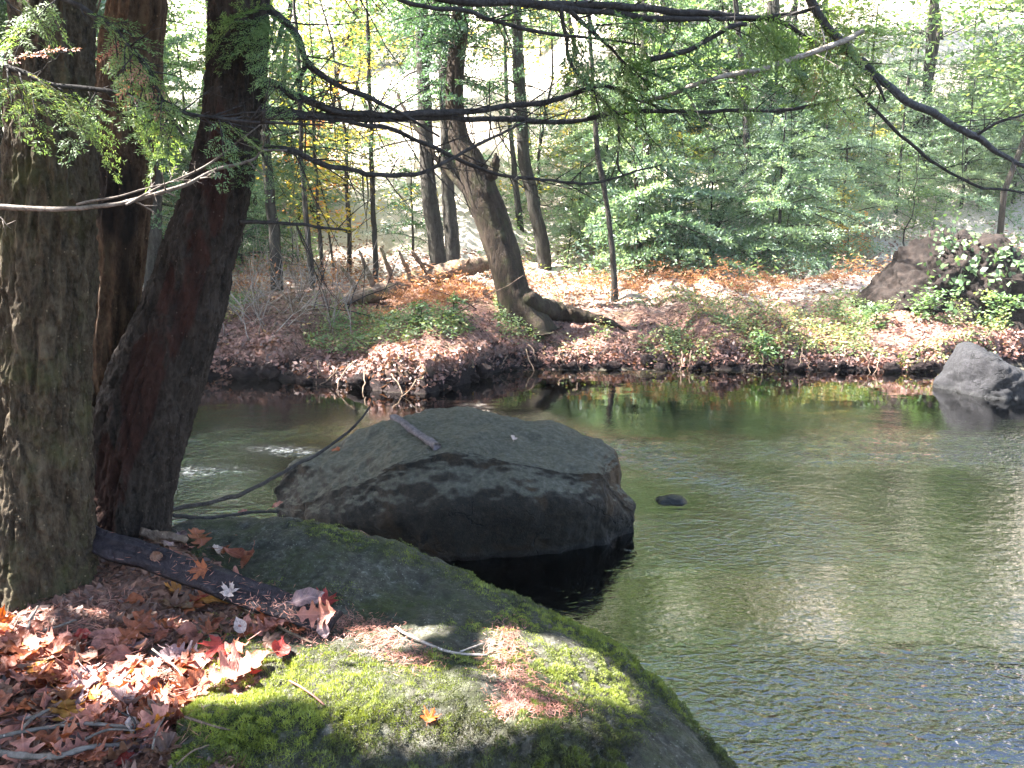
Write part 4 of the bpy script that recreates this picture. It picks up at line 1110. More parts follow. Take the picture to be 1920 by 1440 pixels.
def obj_leaf_mat(name, a, b, transl=.3, spots=None, vein=None):
    t = NT(name); rnd = t.n('ObjectInfo').outputs['Random']
    c = t.mix(rnd, a, b)
    n = t.noise(t.coord(), 6, 5, .65)
    c = t.mix(t.maprange(n, .48, .72, 0, .8), c, spots or tuple(x * .4 for x in a))
    s = t.n('SeparateXYZ', Vector=t.coord())
    mid = t.maprange(t.math('ABSOLUTE', s.outputs['Y']), .008, .02, .6, 0)
    wv = t.n('TexWave', {'wave_type': 'BANDS', 'bands_direction': 'X'}, Vector=t.n('VectorMath', {'operation': 'ADD'}, i0=t.coord(), i1=t.n('CombineXYZ', X=t.math('MULTIPLY', t.math('ABSOLUTE', s.outputs['Y']), -1.0)).outputs[0]).outputs[0], Scale=2.3)
    vv = t.math('MAXIMUM', mid, t.maprange(wv.outputs[1], .93, .99, 0, .35))
    c = t.mix(vv, c, vein or tuple(min(1, x * 1.5 + .04) for x in a))
    d = t.n('BsdfPrincipled'); t.set(d, 'Base Color', c); t.set(d, 'Roughness', .5); t.set(d, 'Specular IOR Level', .35); t.set(d, 'Normal', t.bump(t.math('ADD', n, vv), .25, .06))
    tr = t.n('BsdfTranslucent', Color=t.mix(1.0, c, (1.3, 1.1, .7), 'MULTIPLY'))
    m = t.n('MixShader'); t.set(m, 'i0', transl); t.set(m, 'i1', d); t.set(m, 'i2', tr)
    return t.surf(m)


LM = {
    'pink': obj_leaf_mat('leaf_pink', (0.295, 0.107, 0.0738), (0.377, 0.164, 0.127)),
    'russet': obj_leaf_mat('leaf_russet', (0.164, 0.041, 0.0205), (0.262, 0.0779, 0.0287)),
    'brown': obj_leaf_mat('leaf_brown', (0.0738, 0.0328, 0.0205), (0.139, 0.0697, 0.0451), .15),
    'mauve': obj_leaf_mat('leaf_mauve', (0.164, 0.0984, 0.0984), (0.246, 0.164, 0.164), .15),
    'orange': obj_leaf_mat('leaf_bright_orange', (.40, .075, .008), (.42, .09, .01), .4, (.3, .05, .006), (.5, .18, .03)),
    'amber': obj_leaf_mat('leaf_amber', (0.312, 0.115, 0.0164), (0.361, 0.18, 0.0328), .35),
    'red': obj_leaf_mat('leaf_red', (0.246, 0.0205, 0.0164), (0.295, 0.041, 0.0287), .3),
    'yellow': obj_leaf_mat('leaf_dull_yellow', (0.246, 0.164, 0.041), (0.295, 0.213, 0.0492), .3),
    'cream': obj_leaf_mat('leaf_cream', (0.41, 0.295, 0.262), (0.459, 0.361, 0.328), .25),
}
WORD = dict(pink='pinkish tan', russet='russet', brown='dark brown', mauve='grey-mauve', orange='bright orange', amber='amber', red='deep red', yellow='dull yellow', cream='pale cream')
KIND = dict(oak='lobed oak leaf', beech='oval beech leaf', chest='narrow toothed leaf', maple='maple leaf')
LVAR = {k: [k + '_leaf'] for k in KIND}
LMESH = {}
for k in KIND:
    for mt in LM:
        for v in range(4): LMESH[k, mt, v] = None


def get_leaf(k, mt, v):
    if LMESH[k, mt, v] is None:
        me = leaf_mesh(k + '_leaf', k, 1000 + v * 17 + len(k) * 5, 1.0 + .35 * (v % 3)); me.materials.append(LM[mt]); LMESH[k, mt, v] = me
    return LMESH[k, mt, v]


def put_leaf(k, mt, size, P, N, yaw, label, group=None, v=0, tilt=.25, lift=.006, rng=random):
    o = bpy.data.objects.new(k + '_leaf', get_leaf(k, mt, v)); COL.objects.link(o)
    n = Vector(tuple(N)) + Vector((rng.gauss(0, tilt), rng.gauss(0, tilt), 0)); n.normalize()
    q = n.to_track_quat('Z', 'Y').to_matrix() @ Matrix.Rotation(yaw, 3, 'Z')
    o.matrix_basis = Matrix.Translation(Vector(tuple(P)) + n * lift) @ q.to_4x4() @ Matrix.Diagonal((size, size, size, 1))
    return tag(o, label, 'leaf', group)


# singled-out leaves first
def leaf_at(k, mt, size, px, py, yaw, label, v=0, tilt=.1, lift=.012, on=(gbvh, rbvh), N=None):
    P, n = hit(px, py, on)
    return put_leaf(k, mt, size, P, n if N is None else N, R(yaw), label, None, v, tilt, lift)


leaf_at('maple', 'orange', .062, 805, 1355, 75, 'small glowing orange maple leaf alone on the green moss', 1)
leaf_at('maple', 'orange', .10, 15, 1172, 20, 'bright orange maple leaf propped up at the foot of the thick trunk', 2, N=(.05, -.8, .6), lift=.05)
leaf_at('maple', 'amber', .085, 328, 1112, 120, 'dull amber maple leaf under the lower edge of the dark board', 0)
leaf_at('maple', 'red', .12, 408, 1222, 200, 'deep red maple leaf between the dark board and the moss', 3, lift=.03)
leaf_at('maple', 'red', .075, 470, 1268, 10, 'small deep red leaf touching the upper edge of the moss cushion', 1)
leaf_at('oak', 'pink', .20, 440, 1272, 25, 'long pale pinkish leaf lying along the top edge of the moss cushion', 2, lift=.02)
leaf_at('maple', 'amber', .075, 182, 1318, 60, 'small amber maple leaf among the pinkish leaves', 1, lift=.03)
leaf_at('maple', 'orange', .06, 300, 1318, 30, 'small orange maple leaf beside the moss cushion', 0, lift=.03)

# plank leaning from the trunk foot
cs = [at(160, 972, 2.70), at(640, 1143, 2.43), at(610, 1186, 2.37), at(160, 1028, 2.61)]
ax = np.linspace(0, 1, 90); ay = np.linspace(0, 1, 16)
cs = [np.array(c) for c in cs]
top = np.array([[cs[0] * (1 - a) * (1 - b) + cs[1] * a * (1 - b) + cs[2] * a * b + cs[3] * (1 - a) * b for b in ay] for a in ax])
nn = np.cross(cs[1] - cs[0], cs[3] - cs[0]); nn /= np.linalg.norm(nn); nn = nn if nn[2] > 0 else -nn
wl = cs[3] - cs[0]; wl = wl / np.linalg.norm(wl)
top = top + nn * (.006 * fbm2(ax[:, None] * 4, ay[None] * 9, 71, 4) - .010 * (np.abs(ay - .5) * 2)[None] ** 6)[..., None]
top = top + wl * (.008 * fbm2(ax[:, None] * 9, ay[None] * .3, 72, 3) + .012 * (ay[None] - .5) * fbm2(ax[:, None] * 5, 0 * ay[None], 73, 3))[..., None]
ring = np.concatenate([top, (top - nn * .028)[:, ::-1]], 1)
V = ring.reshape(-1, 3); F = grid_faces(90, 32, True); nE = len(V)
V = np.vstack([V, ring[0].mean(0), ring[-1].mean(0)]); kk = np.arange(32)
F = np.vstack([F, np.stack([np.roll(kk, -1), kk, np.full(32, nE), np.full(32, nE)], 1)[:, [0, 1, 2, 2]] * 1, np.stack([89 * 32 + kk, 89 * 32 + np.roll(kk, -1), np.full(32, nE + 1), np.full(32, nE + 1)], 1)])
tag(obj('plank', V, F, M['plank']), 'dark weathered board sloping down from the thick trunk towards the mossy rock', 'board')
pbvh = BVHTree.FromPolygons([tuple(v) for v in V], [tuple(f[:3]) for f in F] + [tuple(f[[0, 2, 3]]) for f in F])
P0, n0 = hit(430, 1115, (pbvh,)); 
put_leaf('maple', 'cream', .07, P0, nn, R(80), 'pale cream maple leaf lying on the dark board', None, 2, .05, .004)
for (px, py, k, mt, sz, yw, lab) in [(600, 1152, 'oak', 'pink', .15, 10, 'pinkish oak leaf over the low end of the dark board'), (575, 1128, 'beech', 'mauve', .13, 15, 'grey-mauve oval leaf at the upper edge of the dark board'), (610, 1133, 'maple', 'red', .10, 60, 'deep red maple leaf tucked behind the low end of the dark board'),
                                     (385, 1068, 'maple', 'russet', .09, 190, 'russet maple leaf on the upper edge of the dark board'), (245, 1002, 'beech', 'pink', .085, 30, 'pink oval leaf at the high end of the dark board'), (352, 1032, 'maple', 'pink', .06, 10, 'small pink leaf against the rock above the dark board')]:
    P, n = hit(px, py, (gbvh, rbvh, pbvh)); put_leaf(k, mt, sz, P, n, R(yw), lab, None, 1, .15, .012)
V, F, Q = limb([(268, 994, 2.83, 8), (300, 1004, 2.83, 9), (350, 1010, 2.84, 7)], nu=8, wob=.5, seed=27)
tag(obj('bark_slab', V, F, M['deadwood']), 'short brown stick of bark lying above the high end of the dark board', 'stick')

# the strewn leaves: zones told apart by what they lie beside
ZONES = [
    ('in the litter below the foot of the thick trunk', (-10, 1195, 230, 1265), 40),
    ('between the dark board and the moss cushion', (230, 1130, 520, 1240), 44),
    ('in the sunlit litter left of the moss cushion', (130, 1240, 380, 1370), 56),
    ('among the pale twigs at the bottom corner', (-10, 1330, 330, 1440), 52),
    ('in the leaf litter at the left edge of view', (-30, 1260, 140, 1350), 36),
    ('along the slope between the rock and the dark board', (300, 1015, 470, 1095), 12),
]
rl = random.Random(3)
for zone, (x0, y0, x1, y1), n in ZONES:
    for i in range(n):
        px, py = rl.uniform(x0, x1), rl.uniform(y0, y1); P, N_ = hit(px, py)
        k = rl.choice(['oak', 'oak', 'beech', 'beech', 'chest', 'maple']); mt = rl.choices(['pink', 'russet', 'brown', 'mauve', 'amber', 'red', 'cream'], [10, 9, 6, 3, 2.5, 1, 1.2])[0]
        if 'sunlit' in zone and mt == 'brown': mt = 'pink'
        sz = {'oak': rl.uniform(.10, .17), 'beech': rl.uniform(.07, .12), 'chest': rl.uniform(.09, .14), 'maple': rl.uniform(.06, .10)}[k]
        put_leaf(k, mt, sz, P, N_, rl.uniform(0, 6.28), f'{WORD[mt]} {KIND[k]} {zone}', f'{WORD[mt]} {KIND[k]}s {zone}', rl.randrange(4), .28, rl.uniform(.003, .025), rl)

# fine litter under them (uncountable)
def scatter_quads(P, N, l, w, g, tint, lift=.004, tilt=.5):
    n = len(P); yaw = g.random(n) * 6.283
    U = N + g.normal(0, tilt, (n, 3)); U /= np.linalg.norm(U, axis=1)[:, None]
    B = np.stack([np.cos(yaw), np.sin(yaw), np.zeros(n)], 1); B = B - U * (B * U).sum(1)[:, None]; B /= np.linalg.norm(B, axis=1)[:, None]
    return quads(P + U * lift - B * l[:, None] * .5, B, l, w, U)


Lv = Leaves(); g = np.random.default_rng(21); Ps = []; Ns = []
for _ in range(8000):
    px, py = g.uniform(-40, 560), g.uniform(985, 1470)
    if px > 380 + (1240 - py) * .9 and py < 1240: continue
    P, n = hit(px, py, (gbvh,)); 
    if P is not None and P[1] < 4: Ps.append(P); Ns.append(n)
Ps = np.array(Ps); Ns = np.array(Ns); n = len(Ps)
Lv.add(scatter_quads(Ps, Ns, g.uniform(.015, .07, n), g.uniform(.006, .03, n), g, 0, .004, .5), g.random(n) * .9)
tag(Lv.build('leaf_litter', M['litter_near']), 'fine crumbled brown leaf litter covering the near bank', 'leaf litter', kind='stuff')

# fallen needles on the rock and the litter
def needle_patch(poly_pts, n, seed, name_lab, on=(gbvh, rbvh), L=(.012, .035), mat='needles_dead'):
    g = np.random.default_rng(seed); Ps, Ns = [], []
    for _ in range(n):
        i = g.integers(0, len(poly_pts)); px, py, sx, sy = poly_pts[i]
        P, nn_ = hit(px + g.normal(0, sx), py + g.normal(0, sy), on)
        if P is not None and P[1] < 4: Ps.append(P); Ns.append(nn_)
    Ps, Ns = np.array(Ps), np.array(Ns); n = len(Ps); Lv = Leaves()
    Lv.add(scatter_quads(Ps, Ns, g.uniform(*L, n), np.full(n, .0022), g, 0, .012, .35), g.random(n))
    tag(Lv.build('fallen_needles', M[mat]), name_lab, 'needles', kind='stuff')


needle_patch([(950, 1195, 16, 18), (945, 1235, 22, 18), (965, 1270, 22, 16), (985, 1300, 30, 14), (1005, 1320, 30, 10), (945, 1330, 14, 8), (1030, 1330, 30, 10)], 2600, 31, 'streak of reddish fallen needles running down the mossy rock')
needle_patch([(720, 1200, 26, 14), (740, 1225, 34, 14), (690, 1185, 30, 12), (780, 1240, 26, 12), (650, 1170, 25, 10), (580, 1185, 30, 14)], 1700, 32, 'tangle of pinkish fallen needles between the moss and the dark board')
needle_patch([(520, 1150, 40, 22), (580, 1165, 35, 16), (470, 1130, 40, 16), (330, 1070, 70, 26)], 420, 34, 'reddish fallen needles scattered over the low end of the dark board', on=(gbvh, rbvh, pbvh))
for px, py, k, mt, sz, yw, lab in [(535, 1168, 'beech', 'russet', .075, 70, 'russet oval leaf lying on the low end of the dark board'), (500, 1185, 'oak', 'pink', .12, 160, 'pinkish oak leaf against the lower edge of the dark board'), (560, 1192, 'maple', 'russet', .08, 40, 'russet maple leaf at the buried tip of the dark board'), (610, 1178, 'beech', 'mauve', .08, 120, 'small grey-mauve leaf at the buried tip of the dark board'), (300, 1040, 'beech', 'brown', .07, 20, 'dark brown oval leaf on the upper half of the dark board')]:
    P, n = hit(px, py, (gbvh, rbvh, pbvh)); put_leaf(k, mt, sz, P, n, R(yw), lab, None, 2, .15, .01)
needle_patch([(150, 1250, 110, 40), (250, 1330, 90, 50), (100, 1380, 90, 40), (60, 1180, 60, 20), (200, 1150, 60, 30)], 1500, 33, 'loose fallen needles strewn over the leaf litter', L=(.02, .06))

# moss
g = np.random.default_rng(41)
NR = normals(GR); NR = NR * np.sign(NR[..., 2:3].mean()); FR = GR.reshape(-1, 3); FN = NR.reshape(-1, 3)
n = 520000; ii = g.integers(0, GR.shape[0] - 1, n); jj = g.integers(0, GR.shape[1] - 1, n); fu, fv = g.random(n)[:, None], g.random(n)[:, None]
P = GR[ii, jj] * (1 - fu) * (1 - fv) + GR[ii + 1, jj] * fu * (1 - fv) + GR[ii, jj + 1] * (1 - fu) * fv + GR[ii + 1, jj + 1] * fu * fv; N_ = NR[ii, jj]
dz = P[:, 2] - CAMH; dp = P[:, 1] * cp - dz * sp_; PX = 960 + FPX * P[:, 0] / dp; PY = 720 - FPX * (P[:, 1] * sp_ + dz * cp) / dp
m1 = fbm(P * 3.1, 45, 4); m2 = fbm(P * 9, 46, 3)
cush = np.exp(-(((PX - 500) / 190) ** 4 + ((PY - 1330) / 95) ** 4)) * .9 + .35 * sstep(1190, 1260, PY) * sstep(1230, 1120, PX) + .25 * np.exp(-(((PX - 830) / 90) ** 2 + ((PY - 1175) / 25) ** 2))
gap = .5 * np.exp(-(((PX - 930) / 60) ** 2 + ((PY - 1290) / 45) ** 2)) + .15 * np.exp(-(((PX - 900) / 60) ** 2 + ((PY - 1380) / 30) ** 2)) + .5 * np.exp(-(((PX - 1110) / 50) ** 2 + ((PY - 1330) / 60) ** 2))
dens = cush + 1.0 * np.exp(-((PY - np.interp(PX, [p[0] for p in cr], [p[1] for p in cr]) - 14) / 17) ** 2) * sstep(470, 620, PX) + .45 * sstep(1270, 1340, PY) * sstep(1240, 1100, PX) + .3 * sstep(1190, 1240, PY) * sstep(1220, 1150, PX) - gap + .38 * m1 + .22 * m2 - .12
keep = (dens > g.uniform(0, .35, n)) & (N_[:, 2] > .25) & (PY < 1520) & (PY > 960)
PYk = PY[keep]; P, N_, dens, m2, m1 = P[keep], N_[keep], dens[keep], m2[keep], m1[keep]; n = len(P)
tuft = fbm(P * 34, 47, 2)
hgt = (.006 + .010 * np.clip(dens, 0, 1)) * (1 + .55 * tuft)
B = N_ + g.normal(0, .5, (n, 3)); B /= np.linalg.norm(B, axis=1)[:, None]
Wd = np.cross(B, g.normal(0, 1, (n, 3))); 
Lv = Leaves(); Lv.add(quads(P + N_ * (.009 * np.clip(tuft, -1, 1) + .002)[:, None], B, np.maximum(hgt * .72, .0025), np.full(n, .0021), g.normal(0, 1, (n, 3))), .42 + .22 * np.clip(dens, 0, 1) + .26 * m1 + .30 * tuft + g.normal(0, .1, n) - .22 * sstep(1330, 1420, PYk))
tag(Lv.build('moss', M['moss']), 'thick yellow-green moss cushions growing over the near rock', 'moss', kind='stuff')

# twigs and sticks
def stick(pts, mat, label, group=None, on=(gbvh, rbvh), lift=.012, seed=0, forks=(), name='twig', nu=6):
    Pp = []
    for px, py, r in pts:
        P, n = hit(px, py, on); Pp.append(np.append(P + n * lift, r * scale_at(P)))
    Q = catmull(Pp, 6 * len(Pp)); mb = MB(); mb.add(*tube(Q[:, :3] + .004 * np.stack([fbm(Q[:, :3] * 9, seed, 2), fbm(Q[:, :3] * 9, seed + 1, 2), 0 * Q[:, 0]], 1), np.maximum(Q[:, 3], .001), nu, .25, seed))
    for fk in forks:
        Pp = []
        for px, py, r in fk:
            P, n = hit(px, py, on); Pp.append(np.append(P + n * lift, r * scale_at(P)))
        Q2 = catmull(Pp, 6 * len(Pp)); mb.add(*tube(Q2[:, :3], np.maximum(Q2[:, 3], .0008), 5, .25, seed))
    V, F, _ = mb.get(); return tag(obj(name, V, F, M[mat]), label, 'twig', group)


stick([(-40, 1428, 6.2), (30, 1436, 6.2), (110, 1436, 5.9), (170, 1422, 5.5), (235, 1416, 3.9)], 'twig_mid', 'thickest pale twig lying along the bottom corner of the litter', seed=1, lift=.03, name='stick')
stick([(-30, 1418, 3.9), (40, 1400, 3.9), (110, 1388, 3.5), (180, 1384, 3.5), (255, 1384, 3.1)], 'twig_mid', 'long straight pale twig above the thickest pale twig', seed=2, lift=.04, forks=[[(110, 1388, 2.3), (150, 1366, 1.6)]])
stick([(38, 1400, 3.1), (62, 1375, 3.1), (92, 1356, 2.3)], 'twig_mid', 'short pale forked twig crossing the long straight one', seed=3, lift=.05)
stick([(40, 1382, 2.7), (75, 1370, 2.7), (95, 1355, 2.0)], 'twig_mid', 'short pale twig beside the forked one', seed=4, lift=.05)
stick([(160, 1415, 2.7), (200, 1400, 2.3), (260, 1398, 1.6)], 'twig_mid', 'thin pale twig rising from the thickest pale twig', seed=5, lift=.05)
stick([(62, 1200, 3.1), (72, 1172, 2.7), (80, 1155, 2.0)], 'twig_mid', 'short upright pale twig at the foot of the thick trunk', seed=6, lift=.05)
stick([(60, 1198, 2.7), (100, 1190, 2.5), (142, 1176, 1.9)], 'twig_mid', 'pale twig slanting away from the foot of the thick trunk', seed=7, lift=.03)
stick([(410, 1128, 3.1), (460, 1150, 3.1), (520, 1178, 2.7), (585, 1212, 2.0)], 'deadwood', 'thin brown stick lying along the lower edge of the dark board', seed=8, lift=.02)
stick([(285, 1240, 2.0), (330, 1275, 2.0), (350, 1300, 1.6)], 'twig_mid', 'thin pale twig across the sunlit leaves', seed=9, lift=.045)
stick([(205, 1340, 2.3), (245, 1370, 2.3), (262, 1400, 1.6)], 'twig', 'dark twig under the small amber maple leaf', seed=10, lift=.04)
stick([(290, 1440, 2.0), (300, 1405, 2.0), (312, 1378, 1.2)], 'twig_mid', 'thin upright twig between the leaves and the moss', seed=11, lift=.05)
stick([(330, 1455, 2.0), (362, 1420, 1.7), (385, 1404, 1.2)], 'deadwood', 'thin twig at the foot of the moss cushion', seed=12, lift=.03)
stick([(740, 1182, 2.5), (790, 1208, 2.6), (850, 1230, 2.6), (912, 1236, 2)], 'twig_pale', 'pale curved twig lying on the moss between the needle patches', seed=13, lift=.014, forks=[[(860, 1230, 2), (905, 1212, 1.2)]])
stick([(545, 1290, 2), (575, 1305, 2.2), (605, 1328, 1.6)], 'needles_dead', 'short orange stalk on the moss cushion', seed=14, lift=.02)
stick([(350, 1352, 2.5), (390, 1372, 2.5), (425, 1378, 1.8)], 'deadwood', 'brown twig at the left edge of the moss cushion', seed=15, lift=.02)

# thin shoots reaching from the bank to the boulder
V, F, Q = limb([(300, 958, 3.2, 3), (350, 952, 3.3, 4), (420, 938, 3.5, 4), (480, 912, 3.8, 3.8), (545, 878, 4.1, 3.5), (600, 848, 4.4, 3), (650, 812, 4.6, 2.6), (680, 782, 4.7, 2.2), (694, 762, 4.75, 1.6)], nu=7, seed=28)
tag(obj('thin_branch', V, F, M['twig']), 'thin dark arching shoot reaching from the bank across the boulder', 'branch')
V, F, Q = limb([(300, 962, 3.15, 4), (350, 970, 3.2, 4), (420, 972, 3.3, 3.5), (470, 965, 3.4, 3), (520, 962, 3.5, 2.5)], nu=7, seed=29)
tag(obj('thin_branch', V, F, M['twig']), 'dark stick lying low along the water behind the mossy rock', 'branch')

# the boulder's stick and leaf
Pa, na = hit(738, 786, (bbvh,)); Pb, nb_ = hit(822, 842, (bbvh,))
Pa = Pa + na * .018; Pb = Pb + nb_ * .018
d = Pb - Pa; Ld = np.linalg.norm(d); d /= Ld; s_ = np.cross(d, (0, 0, 1)); s_ /= np.linalg.norm(s_); u_ = np.cross(s_, d)
ax = np.linspace(0, 1, 30); prof = [(-1, -1), (1, -1), (1.05, .6), (.7, 1), (-.8, 1), (-1.05, .5)]
ring = np.array([[Pa + d * Ld * a + s_ * q[0] * .024 * (1 + .15 * math.sin(9 * a + q[1])) + u_ * q[1] * .018 * (1 + .2 * math.sin(7 * a)) for q in prof] for a in ax])
V = ring.reshape(-1, 3); V = V + .004 * np.stack([fbm(V * 20, 75, 3), fbm(V * 20, 76, 3), fbm(V * 20, 77, 3)], 1)
F = np.vstack([grid_faces(30, 6, True), [[0, 1, 2, 3], [0, 3, 4, 5], [174, 177, 176, 175], [174, 179, 178, 177]]])
tag(obj('stick', V, F, M['driftwood']), 'flat dark stick lying across the top of the boulder', 'stick')
P, n = hit(962, 824, (bbvh,)); put_leaf('beech', 'cream', .085, P, n, R(15), 'pale leaf lying on the top of the boulder', None, 1, .05, .006)
P, n = hit(632, 846, (bbvh,)); put_leaf('beech', 'russet', .09, P, n, R(30), 'russet leaf lying on the boulder under the arching shoot', None, 2, .05, .006)
for px, py, lab in [(455, 962, 'pale leaf caught on the low stick behind the mossy rock'), (520, 948, 'small reddish leaf at the near end of the boulder')]:
    put_leaf('beech', 'pink', .07, at(px, py, 3.45), (0, -.3, 1), 1.0, lab, None, 3, .2, 0)

# ------------------------------------------------------------------ the far bank
g = np.random.default_rng(51)


def bank_points(n, xr, dr, fn=None):
    x = g.uniform(*xr, n); d = g.uniform(*dr, n); y = edge_y(x) + d; z = ground_z(x, y)
    e = .03; N = np.stack([-(ground_z(x + e, y) - z) / e, -(ground_z(x, y + e) - z) / e, np.ones(n)], 1); N /= np.linalg.norm(N, axis=1)[:, None]
    P = np.stack([x, y, z], 1)
    if fn is not None: k = fn(P, d); P, N = P[k], N[k]
    return P, N


Lv = Leaves()
P, N_ = bank_points(62000, (-7.5, 10), (.05, 3.2), lambda P, d: g.random(len(P)) < np.clip(1.15 - d / 1.9 + .5 * fbm(P * .9, 53, 3), .08, 1))
n = len(P); Lv.add(scatter_quads(P, N_, np.clip(.055 * np.exp(g.normal(0, .4, n)), .02, .13), np.clip(.032 * np.exp(g.normal(0, .4, n)), .012, .08), g, 0, .015, .6), .42 + .3 * fbm(P * 1.3, 54, 3) + g.normal(0, .2, n))
P, N_ = bank_points(14000, (-9, 16), (3.0, 9)); n = len(P)
Lv.add(scatter_quads(P, N_, g.uniform(.06, .12, n), g.uniform(.04, .07, n), g, 0, .015, .5), .65 + g.normal(0, .2, n))
tag(Lv.build('fallen_leaves', M['litter_far']), 'drifts of fallen pinkish brown leaves covering the far bank', 'fallen leaves', kind='stuff')

# leafy ground cover
def cover(xr, dr, n, thr, seed, h, mat, name, lab, sz=(.03, .07), asp=.6, up=.35):
    P, N_ = bank_points(n, xr, dr, lambda P, d: fbm(P * np.array([.8, .8, 0]), seed, 3) + .25 * fbm(P * 3, seed + 3, 2) - (1.2 * np.isin(np.floor((960 + FPX * P[:, 0] / (P[:, 1] * cp)) / 100), (6, 7, 8, 16)) if dr[0] > 5 else 0) > thr)
    n = len(P); Lv = Leaves(); P = P + np.stack([0 * P[:, 0], 0 * P[:, 0], g.random(n) ** 1.3 * h * (1 + .6 * fbm(P * 2, seed + 5, 2))], 1)
    B = g.normal(0, 1, (n, 3)) * np.array([1, 1, up]) + np.array([0, 0, .15]); B /= np.linalg.norm(B, axis=1)[:, None]
    Nn = np.stack([g.normal(0, .5, n), g.normal(-.15, .5, n), np.ones(n)], 1); l = g.uniform(*sz, n)
    Lv.add(quads(P, B, l, l * asp * g.uniform(.7, 1.1, n), Nn), .45 + .3 * fbm(P * 1.5, seed + 7, 3) + g.normal(0, .2, n))
    tag(Lv.build(name, M[mat]), lab, 'ground cover', kind='stuff')


cover((-.3, 9.5), (.25, 3.2), 44000, -.12, 61, .26, 'cover', 'ground_cover', 'low green and yellowing plants growing along the right half of the far bank')
cover((-6, .5), (.9, 3.0), 22000, -.02, 66, .22, 'cover', 'ground_cover', 'low green plants growing on the left half of the far bank')
cover((2.0, 7.5), (.0, .35), 3200, .1, 71, .12, 'cover', 'ground_cover', 'small green plants hanging over the dark waterline', up=.8)
cover((-9, 13), (3.0, 6.6), 26000, -.1, 72, .4, 'fern', 'ground_cover', 'low russet and yellow undergrowth behind the far bank', (.05, .13), .32)


# bracken: each frond clump a thing
def bracken(base, rad, nfr, seed, label):
    r_ = np.random.default_rng(seed); o = empty('fern', base, label, 'fern')
    for i in range(nfr):
        az = r_.random() * 6.283; L = rad * r_.uniform(.6, 1.1); d = np.array([math.cos(az), math.sin(az), r_.uniform(.5, 1.3)]); Lv = Leaves()
        off = np.array(base) + np.append(r_.normal(0, rad * .4, 2), 0); off[2] = float(ground_z(off[0], off[1]))
        add_spray(Lv, off, d, L, r_, near=False, base=.5 + r_.normal(0, .2), tw_sp=.05, bl_sp=.022, bl=.05, bw=.016, width=.33, keep=.95, droop=.5)
        s = np.linspace(0, 1, 6)[:, None]; Fm = tilt_frame(d); c = off + d / np.linalg.norm(d) * s * L + Fm[:, 2] * (-.5 * L * s * s)
        tv, tf = tube(c, np.linspace(.004, .002, 6), 3, cap=False); Lv.add(tv[tf], np.full(len(tf), .3))
        Lv.build('frond', M['fern'], o)


for i, (px, py, rad, nf, lab) in enumerate([(770, 575, .5, 22, 'rusty bracken clump below the fallen log'), (830, 560, .55, 26, 'rusty bracken clump left of the bent tree'), (880, 545, .5, 20, 'rusty bracken clump close behind the bent tree trunk'), (1215, 535, .45, 20, 'rusty bracken clump right of the slender sapling stem'), (1300, 535, .55, 26, 'wide rusty bracken clump below the yellow sapling'),
                                          (1385, 545, .5, 22, 'rusty bracken clump below the low bushy young hemlock'), (1470, 540, .5, 22, 'rusty bracken clump below the broad dark green young hemlock'), (1560, 525, .45, 18, 'rusty bracken clump beside the bright ground'), (1110, 535, .4, 14, 'rusty bracken clump left of the slender sapling stem'), (690, 600, .35, 12, 'small rusty bracken clump on the left of the far bank'),
                                          (330, 590, .5, 16, 'rusty bracken clump seen past the leaning trunk')]):
    bracken(gnd(px, py), rad, nf, 800 + i, lab)

cover((-10, 18), (5.6, 17), 60000, -.2, 78, .55, 'leaf_green', 'undergrowth', 'pale yellow-green undergrowth covering the sunlit slope', (.07, .15), .45)
Lv = Leaves(); P, N_ = bank_points(5200, (-6, 9), (.0, .26)); n = len(P)
P[:, 2] = P[:, 2] + g.random(n) ** 1.5 * .1; Lv.add(scatter_quads(P, N_, g.uniform(.04, .10, n), g.uniform(.025, .06, n), g, 0, .01, 1.3), .36 + .3 * fbm(P * 2.2, 59, 3) + g.normal(0, .2, n))
tag(Lv.build('fallen_leaves', M['litter_far']), 'ragged fringe of wet fallen leaves hanging over the far waterline', 'fallen leaves', kind='stuff')
# dark clods, roots and stones along the waterline
for i in range(60):
    x = g.uniform(-5.5, 7.5); y = float(edge_y(x)) + g.uniform(-.08, .16); s = .035 + .12 * g.random() ** 2
    V, F = lump((x, y, g.uniform(.0, .10)), (s * 1.4, s * .9, s * .75), [(tuple(g.normal(0, 1, 3)), g.uniform(.8, 1.1)) for _ in range(14)] + [(a_, 1.0) for a_ in ((1, 0, 0), (-1, 0, 0), (0, 1, 0), (0, -1, 0), (0, 0, 1), (0, 0, -1))], 900 + i, [(.45 * s, 1.2 / s), (.22 * s, 4 / s)], n=(16, 24), p=7)
    o = tag(obj('clod', V, F, M['soil_clod'] if 'soil_clod' in M else M['soil']), 'dark wet clod of earth and root at the far waterline', 'clod', 'clods along the far waterline')
nr = 0
for i in range(26):
    x = g.uniform(-5, 7.5); y = float(edge_y(x)); c = np.array([x, y + .12, g.uniform(.18, .34)]); d = np.array([g.normal(0, .5), -1, -.7]); L = g.uniform(.15, .45)
    s = np.linspace(0, 1, 7)[:, None]; c = c + d * s * L + np.array([0, 0, -.3 * L]) * s * s + np.cumsum(g.normal(0, .02, (7, 3)), 0)
    V, F = tube(c, np.linspace(.012, .004, 7), 5, .2, i)
    tag(obj('root', V, F, M['deadwood']), 'thin bare root hanging from the far bank into the water', 'root', 'roots hanging from the far bank')

